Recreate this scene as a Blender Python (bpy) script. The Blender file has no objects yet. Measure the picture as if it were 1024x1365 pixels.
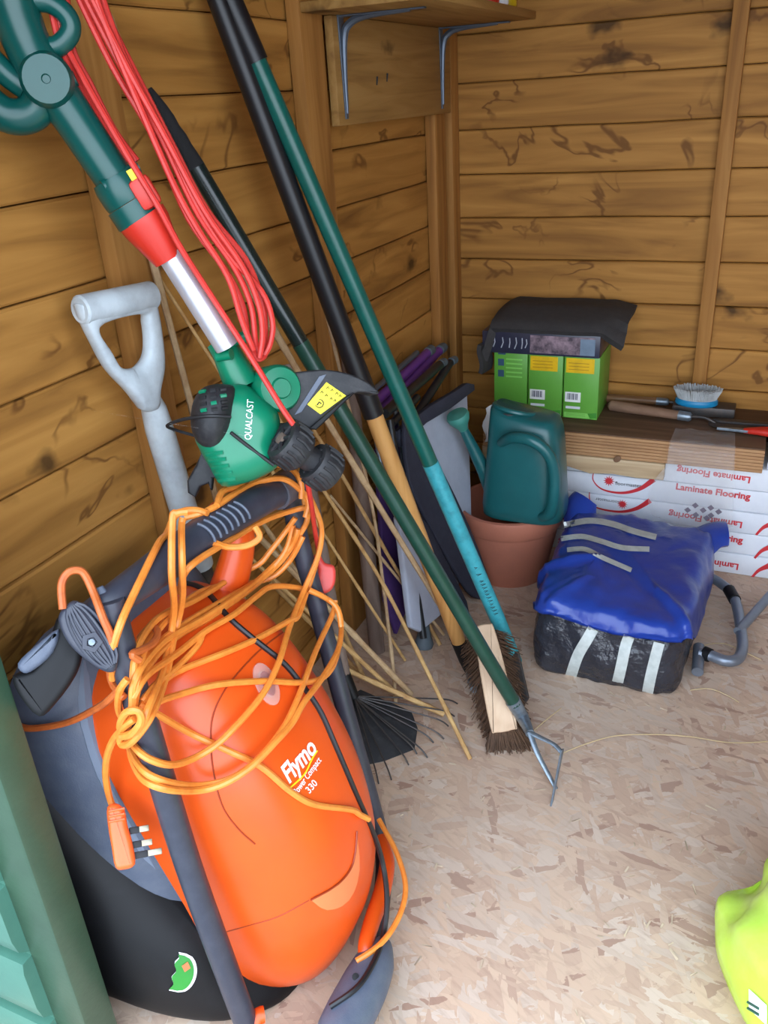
import bpy, bmesh, math, random
from mathutils import Vector as V, Matrix, noise
from mathutils.bvhtree import BVHTree

random.seed(7)
C = bpy.context.scene.collection
SC = bpy.context.scene
D = 2.41                                   # back wall distance (camera stands at y = 0, left wall is x = 0)

# ------------------------------------------------------------------ camera
FPX, CX, CY = 1117.0, 512.0, 682.5
CAM = V((.868, 0, 1.2))
yw, pt, rl = math.radians(25.2), math.radians(26.29), math.radians(-3.67)
FW = V((-math.sin(yw) * math.cos(pt), math.cos(yw) * math.cos(pt), -math.sin(pt)))
_r = V((math.cos(yw), math.sin(yw), 0)); _u = _r.cross(FW)
RT = _r * math.cos(rl) + _u * math.sin(rl)
UP = _u * math.cos(rl) - _r * math.sin(rl)
cd = bpy.data.cameras.new('camera'); cam = bpy.data.objects.new('camera', cd); C.objects.link(cam)
m = Matrix((RT, UP, -FW)).transposed().to_4x4(); m.translation = CAM
cam.matrix_world = m
cd.sensor_fit = 'VERTICAL'; cd.sensor_height = 36; cd.sensor_width = 27; cd.lens = FPX / 1365 * 36
cd.clip_start = .02
SC.camera = cam

# ------------------------------------------------------------------ sky, exposure
w = bpy.data.worlds.new('sky'); SC.world = w; w.use_nodes = True
nt = w.node_tree; bg = nt.nodes['Background']
tc = nt.nodes.new('ShaderNodeTexCoord'); sp = nt.nodes.new('ShaderNodeSeparateXYZ')
rp = nt.nodes.new('ShaderNodeValToRGB')
nt.links.new(tc.outputs['Generated'], sp.inputs[0]); nt.links.new(sp.outputs['Z'], rp.inputs[0])
rp.color_ramp.elements[0].color = (.80, .88, 1, 1); rp.color_ramp.elements[1].color = (.62, .78, 1, 1)
nt.links.new(rp.outputs[0], bg.inputs[0]); bg.inputs[1].default_value = 3.0
SC.view_settings.view_transform = 'Standard'; SC.view_settings.look = 'None'
SC.view_settings.exposure = 0.95; SC.view_settings.gamma = 1; SC.view_settings.use_curve_mapping = False

# ------------------------------------------------------------------ pixel rays: where the photograph shows a point, on a known plane
def ray(px, py):
    return (RT * ((px - CX) / FPX) - UP * ((py - CY) / FPX) + FW)
def P(px, py, x=None, y=None, z=None, s=None):
    d = ray(px, py)
    if s is not None: return CAM + d.normalized() * s
    if x is not None: t = (x - CAM.x) / d.x
    elif y is not None: t = (y - CAM.y) / d.y
    else: t = (z - CAM.z) / d.z
    return CAM + d * t
def PP(px, py, O, n):
    d = ray(px, py); return CAM + d * ((O - CAM).dot(n) / d.dot(n))
def proj(p):
    v = p - CAM; k = v.dot(FW); return (CX + FPX * v.dot(RT) / k, CY - FPX * v.dot(UP) / k)

# ------------------------------------------------------------------ materials
def lin(c):
    o = []
    for v in c:
        v /= 255.0
        o.append(v / 12.92 if v <= .04045 else ((v + .055) / 1.055) ** 2.4)
    return tuple(o) + (1,)
MATS = {}
def mat(name, col, rough=.5, metal=0, var=.15, scale=25, bump=0, bscale=120, col2=None, thr=.6, spec=None, stretch=None, bdist=.004):
    """plain procedural surface: base colour with noise wear (col2) and fine relief"""
    if name in MATS: return MATS[name]
    M = bpy.data.materials.new(name); M.use_nodes = True; MATS[name] = M
    t = M.node_tree; b = t.nodes['Principled BSDF']
    c = lin(col); d = lin(col2) if col2 else tuple(v * (1 - var * 2) for v in c[:3]) + (1,)
    tc = t.nodes.new('ShaderNodeTexCoord'); mp = t.nodes.new('ShaderNodeMapping'); n = t.nodes.new('ShaderNodeTexNoise')
    if stretch: mp.inputs['Scale'].default_value = stretch
    t.links.new(tc.outputs['Object'], mp.inputs[0]); t.links.new(mp.outputs[0], n.inputs['Vector'])
    n.inputs['Scale'].default_value = scale; n.inputs['Detail'].default_value = 6; n.inputs['Roughness'].default_value = .65
    r = t.nodes.new('ShaderNodeValToRGB'); t.links.new(n.outputs[0], r.inputs[0])
    r.color_ramp.elements[0].position = thr - .18; r.color_ramp.elements[1].position = thr + .18
    r.color_ramp.elements[0].color = c; r.color_ramp.elements[1].color = d
    t.links.new(r.outputs[0], b.inputs['Base Color'])
    b.inputs['Roughness'].default_value = rough; b.inputs['Metallic'].default_value = metal
    if spec is not None: b.inputs['Specular IOR Level'].default_value = spec
    if bump:
        n2 = t.nodes.new('ShaderNodeTexNoise'); n2.inputs['Scale'].default_value = bscale; n2.inputs['Detail'].default_value = 4
        t.links.new(mp.outputs[0], n2.inputs['Vector'])
        bp = t.nodes.new('ShaderNodeBump'); bp.inputs['Strength'].default_value = bump; bp.inputs['Distance'].default_value = bdist
        t.links.new(n2.outputs[0], bp.inputs['Height']); t.links.new(bp.outputs[0], b.inputs['Normal'])
    return M

def wood(name, light, mid, dark, axis='X', grain=9, rough=.65, knots=True, stains=True):
    """timber: grain streaks along one axis, knots and brown water stains"""
    if name in MATS: return MATS[name]
    M = bpy.data.materials.new(name); M.use_nodes = True; MATS[name] = M
    t = M.node_tree; b = t.nodes['Principled BSDF']; N = t.nodes.new; L = t.links.new
    tc = N('ShaderNodeTexCoord'); oi = N('ShaderNodeObjectInfo')
    mul = N('ShaderNodeMath'); mul.operation = 'MULTIPLY'; mul.inputs[1].default_value = 53
    L(oi.outputs['Random'], mul.inputs[0])
    add = N('ShaderNodeVectorMath'); add.operation = 'ADD'; L(tc.outputs['Object'], add.inputs[0]); L(mul.outputs[0], add.inputs[1])
    mp = N('ShaderNodeMapping'); L(add.outputs[0], mp.inputs[0])
    s = [1, 1, 1]; i = 'XYZ'.index(axis); s = [grain if k != i else .55 for k in range(3)]
    mp.inputs['Scale'].default_value = s
    n = N('ShaderNodeTexNoise'); n.inputs['Scale'].default_value = 4; n.inputs['Detail'].default_value = 8; n.inputs['Distortion'].default_value = .9
    L(mp.outputs[0], n.inputs['Vector'])
    r = N('ShaderNodeValToRGB'); L(n.outputs[0], r.inputs[0])
    e = r.color_ramp.elements; e[0].position = .18; e[0].color = lin(dark); e[1].position = .72; e[1].color = lin(light)
    k = r.color_ramp.elements.new(.48); k.color = lin(mid)
    out = r.outputs[0]
    def over(fac, col):
        nonlocal out
        mx = N('ShaderNodeMix'); mx.data_type = 'RGBA'; L(fac, mx.inputs['Factor']); L(out, mx.inputs['A'])
        mx.inputs['B'].default_value = lin(col); out = mx.outputs['Result']
    if stains:
        q = N('ShaderNodeMapping'); L(add.outputs[0], q.inputs[0]); q.inputs['Scale'].default_value = [2.2 if a != i else 1.5 for a in range(3)]
        n2 = N('ShaderNodeTexNoise'); n2.inputs['Scale'].default_value = 3.2; n2.inputs['Detail'].default_value = 3.5; n2.inputs['Distortion'].default_value = .6
        L(q.outputs[0], n2.inputs['Vector'])
        a1 = N('ShaderNodeMath'); a1.operation = 'SUBTRACT'; a1.inputs[1].default_value = .56; L(n2.outputs[0], a1.inputs[0])
        a2 = N('ShaderNodeMath'); a2.operation = 'ABSOLUTE'; L(a1.outputs[0], a2.inputs[0])
        f = N('ShaderNodeMapRange'); f.inputs[1].default_value = .004; f.inputs[2].default_value = .020; f.inputs[3].default_value = .9; f.inputs[4].default_value = 0
        L(a2.outputs[0], f.inputs[0])
        n3 = N('ShaderNodeTexNoise'); n3.inputs['Scale'].default_value = 5; L(add.outputs[0], n3.inputs['Vector'])
        f3 = N('ShaderNodeMapRange'); f3.inputs[1].default_value = .47; f3.inputs[2].default_value = .56; L(n3.outputs[0], f3.inputs[0])
        fm = N('ShaderNodeMath'); fm.operation = 'MULTIPLY'; L(f.outputs[0], fm.inputs[0]); L(f3.outputs[0], fm.inputs[1])
        over(fm.outputs[0], dark)
    if knots:
        q = N('ShaderNodeMapping'); L(add.outputs[0], q.inputs[0]); q.inputs['Scale'].default_value = [5.5 if a != i else 4 for a in range(3)]
        nd = N('ShaderNodeTexNoise'); nd.inputs['Scale'].default_value = 3; nd.inputs['Detail'].default_value = 3
        L(q.outputs[0], nd.inputs['Vector'])
        mxv = N('ShaderNodeVectorMath'); mxv.operation = 'MULTIPLY_ADD'; L(nd.outputs['Color'], mxv.inputs[0]); mxv.inputs[1].default_value = (.5, .5, .5); L(q.outputs[0], mxv.inputs[2])
        vo = N('ShaderNodeTexVoronoi'); vo.inputs['Scale'].default_value = 1; L(mxv.outputs[0], vo.inputs['Vector'])
        f = N('ShaderNodeMapRange'); f.inputs[1].default_value = .05; f.inputs[2].default_value = .17; f.inputs[3].default_value = .85; f.inputs[4].default_value = 0
        L(vo.outputs['Distance'], f.inputs[0]); over(f.outputs[0], tuple(v * .5 for v in dark))
    L(out, b.inputs['Base Color']); b.inputs['Roughness'].default_value = rough
    b.inputs['Specular IOR Level'].default_value = .25
    bp = N('ShaderNodeBump'); bp.inputs['Strength'].default_value = .25; bp.inputs['Distance'].default_value = .003
    L(n.outputs[0], bp.inputs['Height']); L(bp.outputs[0], b.inputs['Normal'])
    return M

def osb():
    """chipboard of big pressed flakes, dusty: three layers of long Voronoi cells turned different ways"""
    M = bpy.data.materials.new('strand_board'); M.use_nodes = True
    t = M.node_tree; b = t.nodes['Principled BSDF']; N = t.nodes.new; L = t.links.new
    tc = N('ShaderNodeTexCoord')
    out = None; hgt = None
    for k, (ang, sx, sy, sc) in enumerate([(.4, 1, 3.0, 15), (1.9, 1, 3.2, 13), (-.6, 1, 3.8, 17), (1.2, 1, 4.5, 15), (.1, 1, 4, 19)]):
        m0 = N('ShaderNodeMapping'); m0.inputs['Rotation'].default_value = (0, 0, ang); L(tc.outputs['Object'], m0.inputs[0])
        mp = N('ShaderNodeMapping'); mp.inputs['Scale'].default_value = (sx, sy, 1)
        mp.inputs['Location'].default_value = (k * 3.1, k * 1.7, 0)
        L(m0.outputs[0], mp.inputs[0])
        nd = N('ShaderNodeTexNoise'); nd.inputs['Scale'].default_value = 14; nd.inputs['Detail'].default_value = 4; L(mp.outputs[0], nd.inputs['Vector'])
        ma = N('ShaderNodeVectorMath'); ma.operation = 'MULTIPLY_ADD'; L(nd.outputs['Color'], ma.inputs[0]); ma.inputs[1].default_value = (.15, .15, 0); L(mp.outputs[0], ma.inputs[2])
        vo = N('ShaderNodeTexVoronoi'); vo.voronoi_dimensions = '2D'; vo.inputs['Scale'].default_value = sc; L(ma.outputs[0], vo.inputs['Vector'])
        r = N('ShaderNodeValToRGB'); r.color_ramp.interpolation = 'LINEAR'
        e = r.color_ramp.elements; e[0].position = 0; e[0].color = lin((176, 142, 120)); e[1].position = 1; e[1].color = lin((214, 192, 172))
        for pos, col in ((.04, (156, 116, 96)), (.09, (188, 154, 130)), (.5, (210, 178, 150)), (.8, (198, 174, 154))):
            q = r.color_ramp.elements.new(pos); q.color = lin(col)
        se = N('ShaderNodeSeparateColor'); L(vo.outputs['Color'], se.inputs[0])
        L(se.outputs[0], r.inputs[0])
        if out is None: out = r.outputs[0]; hgt = se.outputs[1]
        else:
            st = N('ShaderNodeMath'); st.operation = 'GREATER_THAN'; st.inputs[1].default_value = .45 if k < 3 else .66; L(se.outputs[2], st.inputs[0])
            mx = N('ShaderNodeMix'); mx.data_type = 'RGBA'; L(st.outputs[0], mx.inputs['Factor']); L(out, mx.inputs['A']); L(r.outputs[0], mx.inputs['B']); out = mx.outputs['Result']
            mh = N('ShaderNodeMix'); L(st.outputs[0], mh.inputs['Factor']); L(hgt, mh.inputs['A']); L(se.outputs[1], mh.inputs['B']); hgt = mh.outputs['Result']
    # fibre streaks and a grey film of dust
    m0 = N('ShaderNodeMapping'); m0.inputs['Rotation'].default_value = (0, 0, .5); L(tc.outputs['Object'], m0.inputs[0])
    mp = N('ShaderNodeMapping'); mp.inputs['Scale'].default_value = (8, 36, 1); L(m0.outputs[0], mp.inputs[0])
    n = N('ShaderNodeTexNoise'); n.inputs['Scale'].default_value = 3; n.inputs['Detail'].default_value = 8; L(mp.outputs[0], n.inputs['Vector'])
    f = N('ShaderNodeMapRange'); f.inputs[1].default_value = .5; f.inputs[2].default_value = .72; f.inputs[4].default_value = .35; L(n.outputs[0], f.inputs[0])
    mx = N('ShaderNodeMix'); mx.data_type = 'RGBA'; L(f.outputs[0], mx.inputs['Factor']); L(out, mx.inputs['A']); mx.inputs['B'].default_value = lin((140, 104, 84)); out = mx.outputs['Result']
    nd = N('ShaderNodeTexNoise'); nd.inputs['Scale'].default_value = 2.2; nd.inputs['Detail'].default_value = 6; L(tc.outputs['Object'], nd.inputs['Vector'])
    f = N('ShaderNodeMapRange'); f.inputs[1].default_value = .35; f.inputs[2].default_value = .75; f.inputs[3].default_value = .1; f.inputs[4].default_value = .45; L(nd.outputs[0], f.inputs[0])
    mx = N('ShaderNodeMix'); mx.data_type = 'RGBA'; L(f.outputs[0], mx.inputs['Factor']); L(out, mx.inputs['A']); mx.inputs['B'].default_value = lin((208, 186, 166)); out = mx.outputs['Result']
    L(out, b.inputs['Base Color']); b.inputs['Roughness'].default_value = .75
    bp = N('ShaderNodeBump'); bp.inputs['Strength'].default_value = .5; bp.inputs['Distance'].default_value = .003; L(hgt, bp.inputs['Height']); L(bp.outputs[0], b.inputs['Normal'])
    return M

WALL = wood('stained_boards', (190, 138, 70), (168, 118, 56), (114, 74, 32), grain=6)
STUD = wood('stained_stud', (178, 128, 68), (160, 110, 54), (122, 80, 38), axis='Z', stains=False)
SHELFW = wood('shelf_timber', (168, 130, 76), (152, 114, 62), (112, 78, 40), axis='Y', stains=False)
BACKING = wood('board_backing', (120, 78, 40), (104, 66, 32), (80, 50, 24), stains=False, knots=False)
BATTEN = wood('pale_timber', (206, 184, 150), (190, 164, 128), (150, 118, 84), stains=False, knots=False)
RAWW = wood('brown_timber', (188, 146, 104), (174, 132, 92), (140, 100, 68), stains=False, knots=False)
DARKBOARD = wood('dusty_board', (112, 86, 66), (98, 74, 56), (70, 52, 40), stains=False, knots=False)
ASH = wood('ash_shaft', (216, 164, 100), (200, 146, 84), (160, 106, 56), axis='Z', stains=False, knots=False, rough=.4)
GREYWOOD = wood('weathered_stake', (134, 116, 104), (116, 98, 88), (84, 68, 60), axis='Z', stains=False, knots=False)
BAMBOO = mat('bamboo', (206, 168, 112), .5, col2=(170, 126, 76), scale=30, thr=.55)
BAMBOO2 = mat('pale_bamboo', (196, 168, 130), .5, col2=(160, 124, 86), scale=30, thr=.55)
STRAW = mat('straw', (204, 180, 136), .7)
CHIP = mat('pale_chip', (206, 184, 156), .8)
GREENTRIM = mat('green_frame_paint', (54, 80, 60), .4, col2=(46, 70, 52), scale=14, bump=.08)
GREENCLAD = mat('green_cladding_paint', (72, 118, 100), .45, col2=(64, 108, 92), scale=10, bump=.06)
DARKGREY = mat('grey_mower_plastic', (50, 52, 63), .42, col2=(62, 64, 74), scale=40, thr=.62)
BLACK = mat('black_plastic', (14, 14, 16), .55, col2=(25, 25, 28), scale=30, thr=.7, spec=.3)
BLACKMATT = mat('black_rough_plastic', (30, 30, 33), .6, col2=(60, 58, 58), scale=60, thr=.66, bump=.1)
SLATE = mat('slate_grey_plastic', (80, 88, 104), .5, col2=(96, 102, 114), scale=30, bump=.1, bscale=400)
ORANGE = mat('orange_plastic', (224, 84, 22), .33, col2=(214, 76, 20), scale=6)
ORANGEL = mat('pale_orange_recess', (238, 126, 74), .4, var=.03)
SEAM = mat('hood_seam', (150, 52, 12), .5, var=.05)
CABLE = mat('orange_cable', (232, 140, 56), .4, col2=(214, 116, 40), scale=60)
CABLED = mat('dark_orange_cable', (196, 100, 44), .45, col2=(164, 78, 36), scale=60)  # darker tone of the same cord, used for a few loops
PLUGO = mat('orange_plug', (236, 100, 44), .3, var=.05)
REDC = mat('red_cable', (204, 54, 46), .4, col2=(184, 42, 36), scale=50)
REDP = mat('red_plastic', (200, 46, 32), .4, var=.05)
TEAL = mat('teal_trimmer_plastic', (8, 76, 70), .3, var=.08)
QGREEN = mat('green_trimmer_plastic', (8, 120, 86), .33, var=.06)
ALU = mat('aluminium_tube', (208, 206, 212), .32, .55, col2=(176, 176, 184), scale=30, stretch=(1, 1, .3))
STEEL = mat('dull_steel', (132, 144, 154), .38, .6, col2=(96, 104, 112), scale=50)
DARKSTEEL = mat('dark_steel', (70, 68, 68), .5, .5, col2=(90, 78, 70), scale=50)
BRACKET = mat('grey_bracket_steel', (98, 108, 122), .4, .5, var=.1)
YELLOW = mat('yellow_label', (244, 226, 34), .45, var=.02)
WHITE = mat('white_print', (240, 240, 238), .5, var=.02)
INK = mat('black_print', (26, 26, 28), .6, var=.02)
REDINK = mat('red_print', (208, 46, 54), .5, var=.05)
GREYPLASTIC = mat('grey_handle_plastic', (198, 208, 212), .5, col2=(168, 176, 180), scale=22, thr=.55, bump=.1)
DKGREEN = mat('dark_green_paint', (24, 62, 50), .3, col2=(32, 74, 60), scale=40)
TEALPAINT = mat('teal_paint', (14, 86, 76), .32, col2=(18, 98, 88), scale=30)
TURQ = mat('turquoise_paint', (62, 166, 178), .42, col2=(40, 126, 136), scale=45, thr=.62)
BLACKGRIP = mat('black_grip', (26, 25, 28), .4, var=.1)
TERRA = mat('terracotta_plastic', (184, 114, 90), .55, col2=(164, 102, 82), scale=9)
CANG = mat('green_can_plastic', (28, 92, 94), .3, col2=(34, 100, 102), scale=12)
ROSE = mat('green_rose_plastic', (72, 148, 134), .45, var=.1)
BLUE = mat('blue_plastic_sheet', (36, 62, 150), .28, col2=(44, 72, 160), scale=8, bump=.4, bscale=14, bdist=.010)
BLACKBAG = mat('black_bag', (44, 45, 52), .25, col2=(58, 60, 68), scale=12, bump=1.0, bscale=30, bdist=.012)
TAPE = mat('grey_white_tape', (196, 202, 198), .5, col2=(168, 176, 172), scale=60)
CARTON = mat('white_carton', (226, 230, 236), .45, col2=(210, 214, 222), scale=10)
GBOX = mat('green_carton', (100, 168, 62), .4, var=.04)
GBOXL = mat('light_green_print', (134, 206, 96), .4, var=.04)
DKBOX = mat('dark_blue_carton', (44, 46, 66), .35, col2=(60, 58, 72), scale=18)
CLOTH = mat('charcoal_cloth', (56, 54, 54), .9, col2=(66, 63, 62), scale=60, bump=.3, bscale=500)
NAVY = mat('dark_chair_fabric', (44, 46, 60), .8, col2=(54, 56, 70), scale=30, bump=.2, bscale=400)
LGREY = mat('light_chair_fabric', (176, 182, 196), .7, col2=(160, 166, 182), scale=12)
PURPLE = mat('purple_tube', (108, 56, 138), .4, var=.1)
BRISTLE = mat('brown_bristle', (92, 66, 46), .8, col2=(60, 44, 34), scale=90)
BRUSHW = wood('brush_stock', (214, 186, 156), (208, 178, 148), (196, 164, 134), axis='Z', stains=False, knots=False)
LIME = mat('lime_bag', (188, 224, 74), .2, col2=(200, 232, 110), scale=7, bump=.4, bscale=18)
BLUEP = mat('blue_brush_base', (26, 132, 180), .4, var=.05)
WBRIST = mat('white_bristle', (186, 190, 190), .7, col2=(150, 150, 148), scale=40)
RUBBER = mat('grey_rubber', (86, 98, 106), .6, var=.1)
GROUND = mat('paving', (150, 150, 146), .9, scale=8)
TUBEG = mat('grey_frame_tube', (126, 134, 146), .35, .5, var=.1)
GREENSTICK = mat('green_sticker', (46, 136, 50), .4, var=.1)
DIRT = mat('soil_dirt', (108, 92, 80), .9, col2=(70, 56, 46), scale=40)
PHOTO = mat('carton_picture', (70, 60, 70), .35, col2=(176, 150, 160), scale=40, thr=.55)

def glassy(name, col, alpha, rough=.12, ior=1.3, bump=.5, bscale=40):
    M = bpy.data.materials.new(name); M.use_nodes = True; MATS[name] = M
    t = M.node_tree; b = t.nodes['Principled BSDF']; o = t.nodes['Material Output']
    b.inputs['Base Color'].default_value = lin(col); b.inputs['Roughness'].default_value = rough
    tr = t.nodes.new('ShaderNodeBsdfTransparent'); mx = t.nodes.new('ShaderNodeMixShader'); mx.inputs[0].default_value = alpha
    t.links.new(tr.outputs[0], mx.inputs[1]); t.links.new(b.outputs[0], mx.inputs[2]); t.links.new(mx.outputs[0], o.inputs[0])
    n = t.nodes.new('ShaderNodeTexNoise'); n.inputs['Scale'].default_value = bscale
    tc = t.nodes.new('ShaderNodeTexCoord'); t.links.new(tc.outputs['Object'], n.inputs['Vector'])
    bp = t.nodes.new('ShaderNodeBump'); bp.inputs['Strength'].default_value = bump; bp.inputs['Distance'].default_value = .006
    t.links.new(n.outputs[0], bp.inputs['Height']); t.links.new(bp.outputs[0], b.inputs['Normal'])
    return M
POLY = glassy('clear_polythene', (214, 210, 208), .24, rough=.08, bump=1.0)
LENS = glassy('clear_lens', (240, 210, 196), .4, .08, bump=.1)

# ------------------------------------------------------------------ mesh builder
def spline(pts, k=6, closed=False):
    pts = [V(p) for p in pts]; n = len(pts); out = []
    rng = n if closed else n - 1
    for i in range(rng):
        if closed: a, b, c, d = pts[i - 1], pts[i], pts[(i + 1) % n], pts[(i + 2) % n]
        else: a, b, c, d = pts[max(i - 1, 0)], pts[i], pts[i + 1], pts[min(i + 2, n - 1)]
        for j in range(k):
            t = j / k
            out.append(.5 * ((2 * b) + (c - a) * t + (2 * a - 5 * b + 4 * c - d) * t * t + (3 * b - a - 3 * c + d) * t ** 3))
    if not closed: out.append(pts[-1])
    return out
def lerp(a, b, t): return a + (b - a) * t
def table(tab, t):
    """piecewise smooth lookup of rows (t, a, b, ...)"""
    if t <= tab[0][0]: return tab[0][1:]
    for p, q in zip(tab, tab[1:]):
        if t <= q[0]:
            k = (t - p[0]) / (q[0] - p[0]); return [lerp(u, v, k) for u, v in zip(p[1:], q[1:])]
    return tab[-1][1:]
class MB:
    def __init__(s): s.bm = bmesh.new()
    def rings(s, rs, caps=True, closed=False, loop=False):
        vs = [[s.bm.verts.new(p) for p in r] for r in rs]; n = len(rs[0])
        pairs = list(zip(vs, vs[1:])) + ([(vs[-1], vs[0])] if loop else [])
        for a, b in pairs:
            for i in range(n):
                j = (i + 1) % n
                s.bm.faces.new((a[i], a[j], b[j], b[i]))
        if caps and not loop:
            s.bm.faces.new(vs[0][::-1]); s.bm.faces.new(vs[-1])
        return s
    def tube(s, pts, r, n=10, caps=True, loop=False, flat=None):
        """round bar along points; r number or list; flat = (normal, factor) squashes it"""
        pts = [V(p) for p in pts]; m_ = len(pts)
        if not isinstance(r, (list, tuple)): r = [r] * m_
        elif len(r) != m_: r = [r[0] + 0 * i if m_ == 1 else table([(k / (len(r) - 1), v) for k, v in enumerate(r)], i / (m_ - 1))[0] for i in range(m_)]
        tang = []
        for i in range(m_):
            a = pts[i - 1] if (i or loop) else pts[0]; b = pts[(i + 1) % m_] if (i < m_ - 1 or loop) else pts[-1]
            t = (b - a); tang.append(t.normalized() if t.length > 1e-9 else V((0, 0, 1)))
        u = tang[0].orthogonal().normalized() if flat is None else (flat[0] - tang[0] * flat[0].dot(tang[0])).normalized()
        rs = []
        for p, t, q in zip(pts, tang, r):
            u = (u - t * u.dot(t)).normalized()
            if flat is not None: u = (flat[0] - t * flat[0].dot(t)).normalized()
            v = t.cross(u); k = flat[1] if flat else 1
            rs.append([p + u * (math.cos(2 * math.pi * i / n) * q * k) + v * (math.sin(2 * math.pi * i / n) * q) for i in range(n)])
        return s.rings(rs, caps, loop=loop)
    def lathe(s, prof, O, ax=V((0, 0, 1)), n=32, caps=True, ell=(1, 1), xdir=None):
        ax = V(ax).normalized(); u = V(xdir) if xdir else ax.orthogonal().normalized(); u = (u - ax * u.dot(ax)).normalized(); v = ax.cross(u)
        return s.rings([[V(O) + ax * h + u * (math.cos(2 * math.pi * i / n) * r * ell[0]) + v * (math.sin(2 * math.pi * i / n) * r * ell[1]) for i in range(n)] for r, h in prof], caps)
    def box(s, c, size, rot=None, bev=0, seg=2):
        b = bmesh.new(); bmesh.ops.create_cube(b, size=1)
        for v in b.verts: v.co = V((v.co.x * size[0], v.co.y * size[1], v.co.z * size[2]))
        if bev: bmesh.ops.bevel(b, geom=b.edges[:], offset=bev, segments=seg, affect='EDGES', profile=.5)
        M_ = Matrix.Translation(V(c)) @ (rot.to_4x4() if rot is not None else Matrix())
        mp = {v: s.bm.verts.new(M_ @ v.co) for v in b.verts}
        for f in b.faces: s.bm.faces.new([mp[v] for v in f.verts])
        b.free(); return s
    def bar(s, a, b, wd, th, nrm, bev=.001):
        """box from a to b: wd across, th along nrm"""
        a, b = V(a), V(b); t = (b - a); L = t.length; t.normalize(); n = (V(nrm) - t * V(nrm).dot(t)).normalized(); k = n.cross(t)
        return s.box((a + b) / 2, (L, wd, th), Matrix((t, k, n)).transposed(), bev)
    def slab(s, pts, n, d0, d1, rf=.003, rb=None, seg=4, dome=False):
        """solid cut to an outline (points on a plane with normal n), edges rounded rf in front, rb behind"""
        n = V(n).normalized(); pts = [V(p) for p in pts]; rb = rf if rb is None else rb
        u = n.orthogonal().normalized(); v = n.cross(u); O = pts[0]
        q = [((p - O).dot(u), (p - O).dot(v)) for p in pts]
        if sum(a[0] * b[1] - b[0] * a[1] for a, b in zip(q, q[1:] + q[:1])) < 0: q.reverse()
        m_ = len(q); off = []
        for i in range(m_):
            a, b, c = q[i - 1], q[i], q[(i + 1) % m_]
            t = V((c[0] - a[0], c[1] - a[1])); t = t.normalized() if t.length > 1e-9 else V((1, 0)); off.append((-t.y, t.x))
        cu_, cv_ = sum(a[0] for a in q) / m_, sum(a[1] for a in q) / m_
        R_m = sum(math.hypot(a[0] - cu_, a[1] - cv_) for a in q) / m_
        def ring(ins, dep):
          if dome:
            k = 1 - ins / R_m; return [O + u * (cu_ + (a[0] - cu_) * k) + v * (cv_ + (a[1] - cv_) * k) + n * dep for a in q]
          return [O + u * (a[0] + o[0] * ins) + v * (a[1] + o[1] * ins) + n * dep for a, o in zip(q, off)]
        rs = []
        for k in range(seg + 1):
            th = k / seg * math.pi / 2; rs.append(ring(rb * (1 - math.sin(th)), d0 + rb * (1 - math.cos(th))))
        for k in range(seg + 1):
            th = k / seg * math.pi / 2; rs.append(ring(rf * (1 - math.cos(th)), d1 - rf * (1 - math.sin(th))))
        return s.rings(rs)
    def grid(s, fn, nu, nv, thick=None):
        vs = [[s.bm.verts.new(fn(i / nu, j / nv)) for j in range(nv + 1)] for i in range(nu + 1)]
        fs = [s.bm.faces.new((vs[i][j], vs[i + 1][j], vs[i + 1][j + 1], vs[i][j + 1])) for i in range(nu) for j in range(nv)]
        if thick:
            bmesh.ops.recalc_face_normals(s.bm, faces=s.bm.faces[:])
            bmesh.ops.solidify(s.bm, geom=fs, thickness=thick)
        return s
    def bvh(s): s.bm.normal_update(); return BVHTree.FromBMesh(s.bm)
    def build(s, name, material, parent=None, smooth=True, angle=40, fix=True, base=None):
        if fix: bmesh.ops.recalc_face_normals(s.bm, faces=s.bm.faces[:])
        me = bpy.data.meshes.new(name)
        o = bpy.data.objects.new(name, me); C.objects.link(o)
        if base is not None:
            for v in s.bm.verts: v.co -= V(base)
            o.location = base
        s.bm.to_mesh(me); s.bm.free()
        me.materials.append(material)
        if smooth:
            me.shade_smooth(); me.set_sharp_from_angle(angle=math.radians(angle))
        if parent is not None:
            o.parent = parent; o.matrix_parent_inverse = wm(parent).inverted()
        return o
def wm(o):
    m_ = o.matrix_basis.copy()
    if o.parent: m_ = wm(o.parent) @ o.matrix_parent_inverse @ m_
    return m_
def tag(o, label, cat, group=None):
    o['label'] = label; o['category'] = cat
    if group: o['group'] = group
    return o
def thing(name, label, cat, loc=(0, 0, 0), group=None):
    o = bpy.data.objects.new(name, None); C.objects.link(o); o.location = loc; o.empty_display_size = .05
    return tag(o, label, cat, group)
def struct(o): o['kind'] = 'structure'; return o
def lab(o, s): o['label'] = s; return o

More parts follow.
